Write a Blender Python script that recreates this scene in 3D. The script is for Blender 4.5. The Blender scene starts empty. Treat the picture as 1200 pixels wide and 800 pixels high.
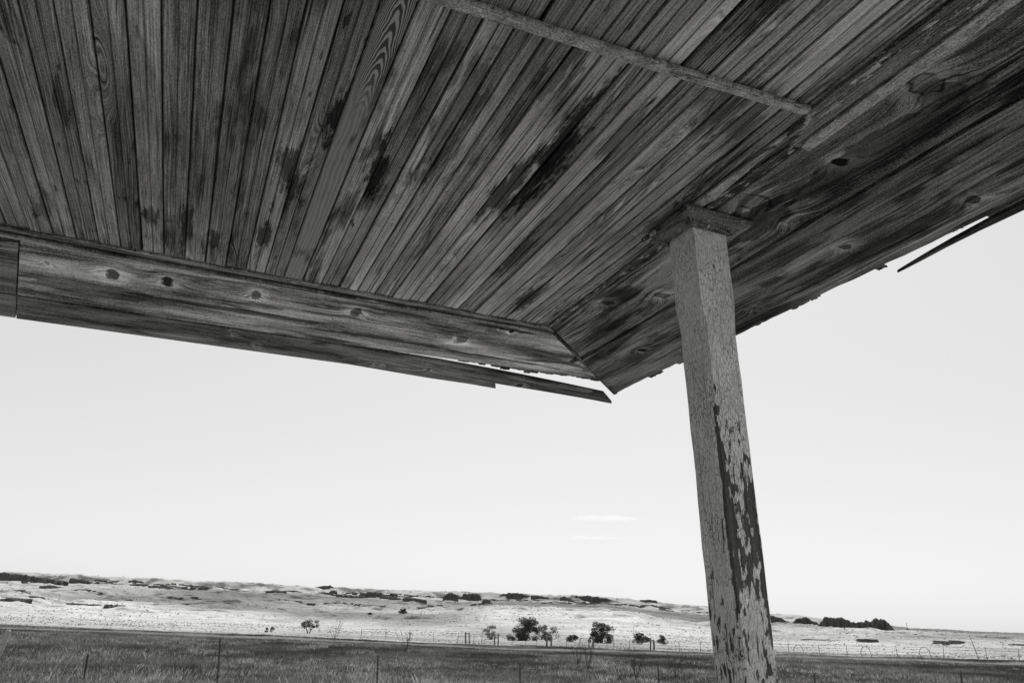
import bpy, bmesh, math, random
import numpy as np
from mathutils import Vector, Matrix
random.seed(7); RNG = np.random.default_rng(7)
S = bpy.context.scene
COL = S.collection

# ------------------------------------------------------------------ camera
F = 892.0 / 1200.0
CAMZ = 1.6
M3 = np.array([[9.99472293e-01, -3.24828495e-02, 0.0],
               [-1.10383427e-02, -3.39641315e-01, -9.40490262e-01],
               [3.05498036e-02, 9.39993958e-01, -3.39820641e-01]])
cam = bpy.data.cameras.new('camera'); co = bpy.data.objects.new('camera', cam); COL.objects.link(co)
cam.sensor_width = 36; cam.sensor_fit = 'HORIZONTAL'; cam.lens = 36 * F
cam.clip_start = 0.05; cam.clip_end = 60000
m4 = Matrix.Identity(4)
for i in range(3):
    for j in range(3): m4[i][j] = M3[i][j]
m4[2][3] = CAMZ
co.matrix_world = m4
S.camera = co

# ------------------------------------------------------------------ light (monochrome daylight)
SUN_AZ, SUN_EL = math.radians(12), math.radians(54)      # azimuth from +Y towards +X
S.view_settings.view_transform = 'Standard'; S.view_settings.look = 'None'
S.view_settings.exposure = 0.5; S.view_settings.gamma = 1.0
W = bpy.data.worlds.new('World'); S.world = W; W.use_nodes = True
wt = W.node_tree; wt.nodes.clear()
sky = wt.nodes.new('ShaderNodeTexSky'); sky.sky_type = 'NISHITA'; sky.sun_disc = False
sky.sun_elevation = SUN_EL; sky.sun_rotation = SUN_AZ; sky.altitude = 900; sky.dust_density = 2.5; sky.air_density = 1.0
bw = wt.nodes.new('ShaderNodeRGBToBW'); bg = wt.nodes.new('ShaderNodeBackground'); wo = wt.nodes.new('ShaderNodeOutputWorld')
pw = wt.nodes.new('ShaderNodeMath'); pw.operation = 'POWER'; pw.inputs[1].default_value = 0.30
ml = wt.nodes.new('ShaderNodeMath'); ml.operation = 'MULTIPLY'; ml.inputs[1].default_value = 3.45
wt.links.new(sky.outputs[0], bw.inputs[0]); wt.links.new(bw.outputs[0], pw.inputs[0]); wt.links.new(pw.outputs[0], ml.inputs[0])
wt.links.new(ml.outputs[0], bg.inputs['Color']); bg.inputs['Strength'].default_value = 0.1
wt.links.new(bg.outputs[0], wo.inputs[0])
sl = bpy.data.lights.new('sun', 'SUN'); sl.energy = 4.2; sl.angle = math.radians(0.53); sl.color = (1, 0.995, 0.985)
so = bpy.data.objects.new('sun', sl); COL.objects.link(so)
sd = Vector((math.sin(SUN_AZ) * math.cos(SUN_EL), math.cos(SUN_AZ) * math.cos(SUN_EL), math.sin(SUN_EL)))
so.rotation_euler = sd.to_track_quat('Z', 'Y').to_euler(); so.location = (0, 0, 30)

# ------------------------------------------------------------------ helpers
A0 = math.radians(-22.5)
D1 = np.array([math.sin(A0), math.cos(A0)]); D2 = np.array([math.cos(A0), -math.sin(A0)])
def W3(a, b, z):                      # porch coordinates (a = along the ceiling planks, b = across) to world
    p = a * D1 + b * D2
    return Vector((p[0], p[1], z))
RZ_A = math.atan2(D1[1], D1[0]); RZ_B = math.atan2(D2[1], D2[0])

def ray(px, py):
    v = M3 @ np.array([(px - 600) / 892., -(py - 400) / 892., -1.0]); return v
def at(px, py, r):                    # a point seen at (px,py) at ground distance r
    v = ray(px, py); s = r / math.hypot(v[0], v[1]); return Vector((v[0] * s, v[1] * s, CAMZ + v[2] * s))
_xs = [-200, 0, 200, 400, 600, 800, 1000, 1200, 1400]
_az = []; _hy = []
for x in _xs:
    v = ray(x, 703 + .0325 * x); _az.append(math.atan2(v[0], v[1])); _hy.append(math.hypot(v[0], v[1]))
def az_of(px): return float(np.interp(px, _xs, _az))

def tag(o, label=None, cat=None, group=None, kind=None):
    if label: o['label'] = label
    if cat: o['category'] = cat
    if group: o['group'] = group
    if kind: o['kind'] = kind
    return o
def empty(name, loc, rz=0, **k):
    o = bpy.data.objects.new(name, None); COL.objects.link(o); o.location = loc; o.rotation_euler = (0, 0, rz)
    o.empty_display_size = .2
    return tag(o, **k)
def link(name, me, mat=None, parent=None, **k):
    o = bpy.data.objects.new(name, me); COL.objects.link(o)
    if mat is not None and len(me.materials) == 0: me.materials.append(mat)
    if parent is not None: o.parent = parent
    return tag(o, **k)
def mesh(name, verts, faces, smooth=False):
    me = bpy.data.meshes.new(name); me.from_pydata([tuple(map(float, v)) for v in verts], [], [tuple(f) for f in faces]); me.update()
    if smooth: me.polygons.foreach_set('use_smooth', [True] * len(me.polygons))
    return me
def tri_mesh(name, V, T, cols=None):
    """fast numpy triangle mesh"""
    me = bpy.data.meshes.new(name); nv, nt = len(V), len(T)
    me.vertices.add(nv); me.vertices.foreach_set('co', np.asarray(V, dtype=np.float32).ravel())
    me.loops.add(nt * 3); me.loops.foreach_set('vertex_index', np.asarray(T, dtype=np.int32).ravel())
    me.polygons.add(nt); me.polygons.foreach_set('loop_start', np.arange(0, nt * 3, 3, dtype=np.int32))
    me.update(calc_edges=True)
    if cols is not None:
        at_ = me.attributes.new('tone', 'FLOAT', 'POINT'); at_.data.foreach_set('value', np.asarray(cols, dtype=np.float32))
    return me
def fixn(me):
    bm = bmesh.new(); bm.from_mesh(me); bmesh.ops.recalc_face_normals(bm, faces=bm.faces); bm.to_mesh(me); bm.free(); return me
def bevel(me, w, seg=1):
    bm = bmesh.new(); bm.from_mesh(me); bmesh.ops.recalc_face_normals(bm, faces=bm.faces)
    bmesh.ops.bevel(bm, geom=list(bm.edges), offset=w, segments=seg, affect='EDGES', profile=.6)
    bm.to_mesh(me); bm.free(); return me

def hash2(ix, iy, seed):
    h = (ix.astype(np.int64) * 374761393 + iy.astype(np.int64) * 668265263 + seed * 1442695041) & 0xffffffff
    h = ((h ^ (h >> 13)) * 1274126177) & 0xffffffff
    h = h ^ (h >> 16)
    return (h & 0xffff) / 65535.0
def vnoise(x, y, seed=0):
    x = np.asarray(x, float); y = np.asarray(y, float)
    ix = np.floor(x); iy = np.floor(y); fx = x - ix; fy = y - iy
    fx = fx * fx * (3 - 2 * fx); fy = fy * fy * (3 - 2 * fy)
    a = hash2(ix, iy, seed); b = hash2(ix + 1, iy, seed); c = hash2(ix, iy + 1, seed); d = hash2(ix + 1, iy + 1, seed)
    return (a * (1 - fx) + b * fx) * (1 - fy) + (c * (1 - fx) + d * fx) * fy
def fbm(x, y, seed=0, o=4):
    s = 0; a = 1; t = 0
    for i in range(o):
        s = s + a * vnoise(x * 2 ** i, y * 2 ** i, seed + i * 17); t += a; a *= .5
    return s / t

# ---- shader node helper
class N:
    def __init__(s, name):
        s.m = bpy.data.materials.new(name); s.m.use_nodes = True; s.t = s.m.node_tree; s.t.nodes.clear()
    def n(s, ty, **k):
        nd = s.t.nodes.new(ty)
        for a, b in k.items(): setattr(nd, a, b)
        return nd
    def set(s, inp, v):
        if isinstance(v, bpy.types.NodeSocket): s.t.links.new(v, inp)
        else: inp.default_value = v
    def math(s, op, a, b=None, c=None, clamp=False):
        nd = s.n('ShaderNodeMath', operation=op, use_clamp=clamp); s.set(nd.inputs[0], a)
        if b is not None: s.set(nd.inputs[1], b)
        if c is not None: s.set(nd.inputs[2], c)
        return nd.outputs[0]
    def vmath(s, op, a, b):
        nd = s.n('ShaderNodeVectorMath', operation=op); s.set(nd.inputs[0], a); s.set(nd.inputs[1], b); return nd.outputs[0]
    def noise(s, v, scale=1., detail=2., rough=.5, dist=0.):
        nd = s.n('ShaderNodeTexNoise'); s.set(nd.inputs['Vector'], v); s.set(nd.inputs['Scale'], scale)
        nd.inputs['Detail'].default_value = detail; nd.inputs['Roughness'].default_value = rough; nd.inputs['Distortion'].default_value = dist
        return nd.outputs['Fac']
    def vor(s, v, scale, feature='F1', out='Distance'):
        nd = s.n('ShaderNodeTexVoronoi', feature=feature); s.set(nd.inputs['Vector'], v); s.set(nd.inputs['Scale'], scale); return nd.outputs[out]
    def xyz(s, v):
        nd = s.n('ShaderNodeSeparateXYZ'); s.set(nd.inputs[0], v); return nd.outputs
    def comb(s, x, y, z):
        nd = s.n('ShaderNodeCombineXYZ'); s.set(nd.inputs[0], x); s.set(nd.inputs[1], y); s.set(nd.inputs[2], z); return nd.outputs[0]
    def sstep(s, v, lo, hi, a=0., b=1.):
        nd = s.n('ShaderNodeMapRange', interpolation_type='SMOOTHSTEP'); s.set(nd.inputs[0], v)
        for i, q in enumerate((lo, hi, a, b)): s.set(nd.inputs[i + 1], q)
        return nd.outputs[0]
    def lin(s, v, lo, hi, a=0., b=1.):
        nd = s.n('ShaderNodeMapRange'); s.set(nd.inputs[0], v)
        for i, q in enumerate((lo, hi, a, b)): s.set(nd.inputs[i + 1], q)
        return nd.outputs[0]
    def mixf(s, f, a, b):
        nd = s.n('ShaderNodeMix', data_type='FLOAT'); s.set(nd.inputs[0], f); s.set(nd.inputs[2], a); s.set(nd.inputs[3], b); return nd.outputs[0]
    def objco(s): return s.n('ShaderNodeTexCoord').outputs['Object']
    def rnd(s): return s.n('ShaderNodeObjectInfo').outputs['Random']
    def pos(s): return s.n('ShaderNodeNewGeometry').outputs['Position']
    def attr(s, name): return s.n('ShaderNodeAttribute', attribute_name=name).outputs['Fac']
    def bump(s, h, strength, dist):
        nd = s.n('ShaderNodeBump'); s.set(nd.inputs['Height'], h); nd.inputs['Strength'].default_value = strength; nd.inputs['Distance'].default_value = dist
        return nd.outputs[0]
    def done(s, tone, rough=.9, normal=None, spec=.25, transl=0.):
        c = s.comb(tone, tone, s.math('MULTIPLY', tone, .985))
        b = s.n('ShaderNodeBsdfPrincipled'); s.set(b.inputs['Base Color'], c); s.set(b.inputs['Roughness'], rough)
        b.inputs['Specular IOR Level'].default_value = spec
        if normal is not None: s.set(b.inputs['Normal'], normal)
        out = s.n('ShaderNodeOutputMaterial'); sh = b.outputs[0]
        if transl:
            t = s.n('ShaderNodeBsdfTranslucent'); s.set(t.inputs[0], c); mx = s.n('ShaderNodeMixShader'); mx.inputs[0].default_value = transl
            s.t.links.new(sh, mx.inputs[1]); s.t.links.new(t.outputs[0], mx.inputs[2]); sh = mx.outputs[0]
        s.t.links.new(sh, out.inputs[0]); return s.m

def wood(name, lo=.06, hi=.30, knots=(), kasp=.65, freq=75., stain=.55, crack=1., warp=1., stains=(), autoknot=True, var=.30, paint=0.):
    """weathered softwood. x runs along the board (metres), y across; knots = [(x, y, radius, darkness)]"""
    g = N(name); P = g.objco(); R = g.rnd()
    off = g.math('MULTIPLY', R, 97.3)
    x, y, z = g.xyz(P)
    yy = g.math('ADD', y, g.math('MULTIPLY', z, .6))
    def q(sx, sy, k=0.): return g.comb(g.math('MULTIPLY', x, sx), g.math('MULTIPLY', yy, sy), g.math('ADD', off, k))
    w1 = g.math('MULTIPLY', g.math('SUBTRACT', g.noise(q(.7, 6.), 1, 2, .5), .5), .13 * warp)
    w2 = g.math('MULTIPLY', g.math('SUBTRACT', g.noise(q(4, 22., 4), 1, 2, .5), .5), .011 * warp)
    ph = g.math('ADD', g.math('ADD', yy, w1), w2)
    core = None; halo = None; ringz = None
    kn = list(knots)
    jx = g.math('MULTIPLY', g.math('SUBTRACT', g.noise(q(30, 30, 9), 1, 2), .5), .03)
    jy = g.math('MULTIPLY', g.math('SUBTRACT', g.noise(q(30, 30, 31), 1, 2), .5), .03)
    for (kx, ky, kr, kd) in kn:
        dx = g.math('ADD', g.math('SUBTRACT', x, kx), jx); dy = g.math('MULTIPLY', g.math('ADD', g.math('SUBTRACT', y, ky), jy), kasp)
        d = g.math('SQRT', g.math('ADD', g.math('POWER', dx, 2.), g.math('POWER', dy, 2.)))
        dl = g.math('SQRT', g.math('ADD', g.math('POWER', g.math('MULTIPLY', dx, .55), 2.), g.math('POWER', dy, 2.)))
        e = g.math('EXPONENT', g.math('MULTIPLY', g.math('POWER', g.math('DIVIDE', dl, kr * 1.5), 2.), -1.))
        ph = g.math('ADD', ph, g.math('MULTIPLY', e, .055 if ky > 0 else -.055))
        c = g.math('MULTIPLY', g.sstep(d, kr * .72, kr, 1., 0.), kd)
        rg = g.math('MULTIPLY', g.sstep(g.math('ABSOLUTE', g.math('SUBTRACT', d, kr * .95)), 0., kr * .22, 1., 0.), .85)
        h_ = g.math('MULTIPLY', g.sstep(g.math('ADD', dl, g.math('MULTIPLY', jy, 1.6)), kr * .5, kr * 2.1, 1., 0.), .8)
        core = c if core is None else g.math('MAXIMUM', core, c)
        halo = h_ if halo is None else g.math('MAXIMUM', halo, h_)
        rg = g.math('MULTIPLY', rg, g.sstep(g.noise(q(18, 18, kx * 7), 1, 2), .42, .55))
        ringz = rg if ringz is None else g.math('MAXIMUM', ringz, rg)
    if autoknot:
        vd = g.vor(q(1.1, 5.5, 0), 1.)
        e = g.sstep(vd, 0., .34, 1., 0.)
        ph = g.math('ADD', ph, g.math('MULTIPLY', e, .07))
        ak = g.sstep(vd, .05, .085, .85, 0.)
        core = ak if core is None else g.math('MAXIMUM', core, ak)
    rings = g.math('ADD', g.math('MULTIPLY', g.math('SINE', g.math('MULTIPLY', ph, freq * 6.283)), .5), .5)
    fineph = g.math('ADD', g.math('MULTIPLY', g.math('SINE', g.math('MULTIPLY', ph, freq * 2.37 * 6.283)), .5), .5)
    streak = g.noise(g.comb(g.math('MULTIPLY', x, 2.2), g.math('MULTIPLY', ph, 230.), off), 1, 3, .65)
    streak2 = g.noise(g.comb(g.math('MULTIPLY', x, 9.), g.math('MULTIPLY', ph, 620.), off), 1, 2, .6)
    rmix = g.noise(q(1.5, 6, 12.), 1, 2)
    rings = g.mixf(g.sstep(rmix, .4, .65), .5, rings)
    grain = g.math('ADD', g.math('ADD', g.math('MULTIPLY', rings, .20), g.math('MULTIPLY', fineph, .06)),
                   g.math('ADD', g.math('MULTIPLY', streak, .62), g.math('MULTIPLY', streak2, .60)))
    blot = g.noise(q(1.3, 6, 2.5), 1, 4, .6)
    v = g.math('ADD', grain, g.math('MULTIPLY', g.math('SUBTRACT', blot, .5), 1.25))
    v = g.math('ADD', v, g.math('MULTIPLY', g.math('SUBTRACT', R, .5), var))
    speck = g.noise(q(160, 300, 3), 1, 3, .75)
    v = g.math('ADD', v, g.math('MULTIPLY', g.math('SUBTRACT', speck, .5), 1.25))
    if halo is not None: v = g.math('ADD', v, g.math('MULTIPLY', halo, .26))
    v = g.math('SUBTRACT', v, .10)
    tone = g.math('POWER', g.lin(v, .30, 1.02, 0., 1.), 1.7)
    tone = g.lin(tone, 0., 1., lo * .22, hi * 2.25)
    # dark weather stains, long along the grain
    st = g.noise(g.comb(g.math('MULTIPLY', x, 3.), g.math('MULTIPLY', g.math('ADD', ph, w1), 23.), off), 1, 4, .62)
    area = g.noise(q(1.1, 1.1, 55.), 1, 2)
    st = g.math('MULTIPLY', g.sstep(st, .49, .62), g.sstep(area, .36, .56))
    tone = g.math('MULTIPLY', tone, g.math('SUBTRACT', 1., g.math('MULTIPLY', st, stain)))
    for (sx_, sy_, rx_, ry_, am_) in stains:
        ddx = g.math('DIVIDE', g.math('SUBTRACT', x, sx_), rx_); ddy = g.math('DIVIDE', g.math('SUBTRACT', g.math('ADD', yy, g.math('MULTIPLY', w1, .35)), sy_), ry_)
        dd = g.math('ADD', g.math('SQRT', g.math('ADD', g.math('POWER', ddx, 2.), g.math('POWER', ddy, 2.))), g.math('MULTIPLY', g.math('SUBTRACT', g.noise(q(7, 16, 41), 1, 4, .6), .5), 1.5))
        tone = g.math('MULTIPLY', tone, g.math('SUBTRACT', 1., g.sstep(dd, .72, .92, am_, 0.)))
    # drying cracks
    cr = g.noise(g.comb(g.math('MULTIPLY', x, 1.6), g.math('MULTIPLY', ph, 95.), g.math('ADD', off, 6.)), 1, 2, .5)
    cr = g.math('MULTIPLY', g.sstep(cr, .665, .70), crack, clamp=True)
    tone = g.math('MULTIPLY', tone, g.math('SUBTRACT', 1., g.math('MULTIPLY', cr, .72)))
    if core is not None:
        tone = g.math('MULTIPLY', tone, g.math('SUBTRACT', 1., g.math('MULTIPLY', core, .95)))
    if ringz is not None:
        tone = g.math('MULTIPLY', tone, g.math('SUBTRACT', 1., ringz))
    h = g.math('SUBTRACT', g.math('ADD', g.math('MULTIPLY', streak, .6), g.math('MULTIPLY', rings, .35)), g.math('MULTIPLY', cr, 1.6))
    h = g.math('ADD', h, g.math('MULTIPLY', speck, .35))
    if core is not None: h = g.math('SUBTRACT', h, g.math('MULTIPLY', core, 1.2))
    if ringz is not None: h = g.math('SUBTRACT', h, g.math('MULTIPLY', ringz, 1.5))
    if paint > 0:
        pm = g.noise(q(14, 40, 77), 1, 4, .7); pm = g.sstep(pm, .62 - paint * .35, .66 - paint * .35)
        pc = g.vor(q(90, 150, 5), 1., 'DISTANCE_TO_EDGE'); pc = g.sstep(g.math('ADD', pc, g.math('MULTIPLY', g.math('SUBTRACT', speck, .5), .4)), .0, .14)
        pt = g.math('MULTIPLY', g.lin(g.noise(q(20, 25, 8), 1, 3), .3, .7, .20, .40), g.math('ADD', g.math('MULTIPLY', pc, .6), .4))
        tone = g.mixf(pm, tone, pt); h = g.math('ADD', h, g.math('MULTIPLY', pm, 1.2))
    return g.done(tone, rough=.88, normal=g.bump(h, .9, .003), spec=.03)

def flat(name, t, var=.3, sc=3., rough=.95, rnd=0., bumpd=0., transl=0., spec=.15):
    g = N(name); P = g.objco(); n = g.noise(P, sc, 5, .65)
    tone = g.math('MULTIPLY', g.lin(n, .25, .75, 1 - var, 1 + var), t)
    if rnd: tone = g.math('MULTIPLY', tone, g.lin(g.rnd(), 0, 1, 1 - rnd, 1 + rnd))
    return g.done(tone, rough=rough, normal=g.bump(n, .6, bumpd) if bumpd else None, transl=transl, spec=spec)

# ================================================================== TERRAIN
TX = [-700, 0, 130, 250, 400, 500, 600, 700, 830, 930, 1000, 1080, 1200, 1900]
TR = [30, 60, 100, 104, 160, 215, 400, 550, 700, 850, 1100, 1500, 1700, 1790, 1830, 2300, 4000]
PX = [ # px above the camera's horizon at each distance
 [-76,-42,-29,-29,-27,-26,-18,-12,-6,-2, 4, 15, 22, 25, 33, 30, 14],
 [-76,-42,-29,-29,-27,-26,-18,-12,-6,-2, 5, 16, 22, 25, 33, 30, 14],
 [-76,-42,-30,-30,-27,-26,-18,-13,-7,-1, 3, 17, 22, 25, 31, 28, 14],
 [-77,-43,-31,-31,-28,-26,-19,-14,-8,-5, 4, 18, 21, 23, 29.5, 27, 14],
 [-78,-44,-32,-32,-29,-26,-20,-15,-9,-6, 1, 14, 20, 22, 27, 25, 14],
 [-78,-45,-33,-33,-30,-26,-19,-11,-3,-2, 2, 13, 19, 21, 26.5, 25, 14],
 [-79,-46,-34,-34,-31,-27,-19,-5, 10, 9, 13, 16, 18, 20, 27, 25, 14],
 [-79,-46,-34,-34,-31,-27,-19,-4, 11, 9, 13, 16, 18, 20, 26.5, 24, 12],
 [-79,-46,-34,-34,-31,-27,-19,-11,-2, -2, 3, 8, 11, 13, 19, 17, 8],
 [-79,-46,-33,-33,-31,-27,-19,-14,-8, -5, 0, 4, 6, 8, 12, 10, 4],
 [-79,-46,-33,-33,-31,-26,-18,-13,-9, -6,-3, 0, 1, 2, 4, 3, 0.5],
 [-79,-46,-32,-32,-30,-26,-18,-13,-9, -7,-5, -3,-2,-1, 1, 0.6, 0.3],
 [-79,-46,-31,-31,-29,-25,-18,-13,-10,-8,-6, -4,-3.5,-3,-2.6,-2, 0],
 [-79,-46,-31,-31,-29,-25,-18,-13,-10,-8,-6, -4,-3.5,-3,-2.6,-2, 0]]
PX = np.array(PX, float); TXa = np.array([az_of(x) if -200 <= x <= 1400 else (-1.1 if x < 0 else 1.1) for x in TX]); TRl = np.log(np.array(TR, float))
def table(tab, az, r):
    lr = np.log(np.clip(r, TR[0], TR[-1])); az = np.clip(az, TXa[0], TXa[-1])
    j = np.clip(np.searchsorted(TXa, az) - 1, 0, len(TXa) - 2); u = (az - TXa[j]) / (TXa[j + 1] - TXa[j]); u = u * u * (3 - 2 * u)
    i = np.clip(np.searchsorted(TRl, lr) - 1, 0, len(TRl) - 2); v = (lr - TRl[i]) / (TRl[i + 1] - TRl[i])
    return (tab[j, i] * (1 - u) + tab[j + 1, i] * u) * (1 - v) + (tab[j, i + 1] * (1 - u) + tab[j + 1, i + 1] * u) * v
def hz(x, y, detail=True):
    x = np.asarray(x, float); y = np.asarray(y, float)
    r = np.hypot(x, y) + 1e-6; az = np.arctan2(x, y)
    wob = (fbm(x / 190., y / 190., 3) - .5)
    rr = r * (1 + wob * .10 * np.clip((r - 250) / 500, 0, 1))
    px = table(PX, az, rr)
    hyp = np.interp(az, _az, _hy)
    slope = px * .001054 / hyp
    z = CAMZ + slope * np.minimum(r, 4000.)
    z = np.where(r < 30, CAMZ + (-76 * .001054 / 1.09) * 30 + 0 * z, z) if False else z
    zn = CAMZ + table(PX, az, np.full_like(r, 30.)) * .001054 / hyp * 30
    t = np.clip((r - 14) / 20, 0, 1); z = zn * (1 - t) + z * t
    far = np.clip((r - 350) / 500, 0, 1)
    rid = np.abs(fbm(x / 70., y / 70., 11) - .5) * 2
    z = z + far * (rid * -13. + 3.2) + far * (fbm(x / 26., y / 26., 21) - .5) * 4.5
    z = z + (fbm(x / 11., y / 11., 31) - .5) * .35
    # ledges: terrain steps
    z = z - np.clip((r - 4000) / 4000, 0, 1) * 0
    return z
def hz1(x, y): return float(hz(np.array([x]), np.array([y]))[0])

azs = np.concatenate([np.radians(np.arange(-180, -44, 3.)), np.radians(np.arange(-44, 46, .1)), np.radians(np.arange(46, 180, 3.))])
rs = np.concatenate([[0.5, 2, 4, 7, 11, 16], np.geomspace(20, 100, 46), np.geomspace(102, 450, 80), np.geomspace(455, 2000, 300), np.geomspace(2040, 16000, 46)])
AZ, RR = np.meshgrid(azs, rs); GX = RR * np.sin(AZ); GY = RR * np.cos(AZ); GZ = hz(GX, GY)
nr, na = AZ.shape
V = np.stack([GX, GY, GZ], -1).reshape(-1, 3)
i0 = (np.arange(nr - 1)[:, None] * na + np.arange(na)[None, :]).ravel(); i1 = (np.arange(nr - 1)[:, None] * na + (np.arange(na)[None, :] + 1) % na).ravel()
T = np.concatenate([np.stack([i0, i1, i1 + na], 1), np.stack([i0, i1 + na, i0 + na], 1)])
# ground cover tone table (same layout as the heights): what grows or lies there
CV = [
 [.09,.09,.10,.16,.42,.36,.48,.40,.50,.46,.40,.44,.42,.30,.40,.42,.35],
 [.09,.09,.10,.16,.42,.36,.48,.46,.52,.46,.40,.44,.42,.30,.40,.42,.35],
 [.09,.09,.10,.16,.45,.36,.48,.50,.52,.50,.32,.30,.40,.30,.40,.42,.35],
 [.09,.09,.10,.16,.40,.30,.48,.50,.50,.34,.22,.18,.40,.30,.42,.42,.35],
 [.09,.09,.10,.42,.20,.34,.46,.44,.24,.20,.40,.20,.40,.30,.42,.42,.35],
 [.09,.09,.10,.45,.20,.30,.46,.20,.22,.46,.44,.20,.42,.30,.42,.42,.35],
 [.09,.09,.10,.45,.20,.30,.20,.50,.52,.40,.18,.22,.42,.34,.40,.42,.35],
 [.09,.09,.10,.45,.20,.22,.46,.52,.52,.40,.18,.22,.42,.34,.40,.42,.35],
 [.09,.09,.10,.20,.22,.40,.46,.50,.46,.22,.18,.20,.40,.30,.40,.42,.35],
 [.09,.09,.10,.20,.20,.36,.46,.36,.44,.40,.24,.30,.42,.30,.40,.42,.30],
 [.09,.09,.10,.24,.20,.42,.48,.28,.44,.46,.40,.36,.36,.30,.34,.30,.20],
 [.09,.09,.10,.20,.30,.40,.46,.26,.36,.40,.30,.26,.20,.16,.14,.16,.16],
 [.09,.09,.10,.22,.42,.34,.22,.40,.24,.36,.24,.18,.14,.12,.12,.14,.14],
 [.09,.09,.10,.22,.42,.34,.22,.40,.24,.36,.24,.18,.14,.12,.12,.14,.14]]
CV = np.array(CV); CV = np.where(CV > .3, CV * .74, CV)
wr = RR * (1 + .16 * (fbm(GX / 160., GY / 60., 71) - .5) * np.clip((RR - 110) / 80, 0, 1))
CVn = np.where((CV > .14) & (CV < .27) & (np.array(TR)[None] > 600), CV * .72, CV)
tone = table(CVn, AZ, wr)
tone = tone * (.8 + .4 * fbm(GX / 40., GY / 14., 81))
dz = np.gradient(GZ, axis=0) / np.maximum(np.gradient(RR, axis=0), 1e-3)
rocky = np.clip((dz - .17) / .12, 0, 1) * (RR > 500) * np.clip((fbm(GX / 33., GY / 33., 91) - .42) * 6, 0, 1)
tone = tone * (1 - rocky * .6)
bounce_ground = np.clip((18 - RR) / 3., 0, 1); tone = tone * (1 - bounce_ground) + .42 * bounce_ground  # unseen pale ground added round the porch to bounce light under the canopy
me = tri_mesh('ground', V, T, tone.ravel()); me.polygons.foreach_set('use_smooth', [True] * len(me.polygons))
g = N('dry_prairie'); P = g.pos(); tn = g.attr('tone')
n1 = g.noise(P, .35, 5, .7); n2 = g.noise(P, .045, 6, .7); n3 = g.noise(P, 2.3, 4, .7)
tt = g.math('MULTIPLY', tn, g.math('MULTIPLY', g.lin(n1, .3, .7, .72, 1.25), g.math('MULTIPLY', g.lin(n2, .3, .7, .78, 1.2), g.lin(n3, .3, .7, .85, 1.15))))
ground = link('ground', me, g.done(tt, rough=1., normal=g.bump(g.math('ADD', n1, n2), .5, .8), spec=0.), kind='structure')

# low scattered brush on the far slopes (uncountable)
nb = 26000
baz = RNG.uniform(az_of(-150), az_of(1350), nb); br = np.exp(RNG.uniform(math.log(120), math.log(1900), nb))
bx, by = br * np.sin(baz), br * np.cos(baz)
keep = (fbm(bx / 55., by / 35., 41) > .50) | (RNG.random(nb) < .12); bx, by, br = bx[keep], by[keep], br[keep]; nb = len(bx)
bz = hz(bx, by); sz = RNG.uniform(.35, 1.1, nb) * np.interp(br, [120, 400, 700, 1900], [.16, .4, .9, 1.9])
ang = np.arange(6) * math.pi / 3
ringv = np.stack([np.cos(ang), np.sin(ang)], 1)
jit = RNG.uniform(.6, 1.3, (nb, 6))
Vb = np.zeros((nb, 7, 3)); Vb[:, :6, 0] = bx[:, None] + ringv[None, :, 0] * jit * sz[:, None]; Vb[:, :6, 1] = by[:, None] + ringv[None, :, 1] * jit * sz[:, None]
Vb[:, :6, 2] = bz[:, None] + RNG.uniform(-.1, .55, (nb, 6)) * sz[:, None] * .5; Vb[:, 6] = np.stack([bx, by, bz + sz * .85], 1)
Tb = np.array([[i, (i + 1) % 6, 6] for i in range(6)])[None] + (np.arange(nb) * 7)[:, None, None]
tcol = np.repeat(RNG.uniform(.05, .2, nb), 7)
g = N('brush_leaf'); brushm = g.done(g.math('MULTIPLY', g.attr('tone'), g.lin(g.noise(g.pos(), 1.5, 3), .3, .7, .7, 1.3)), rough=1., spec=0.)
link('slope_brush', tri_mesh('slope_brush', Vb.reshape(-1, 3), Tb.reshape(-1, 3), tcol), brushm, label='low scattered brush dotting the pale slopes and flats below the ridge', cat='brush', kind='stuff')

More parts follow.
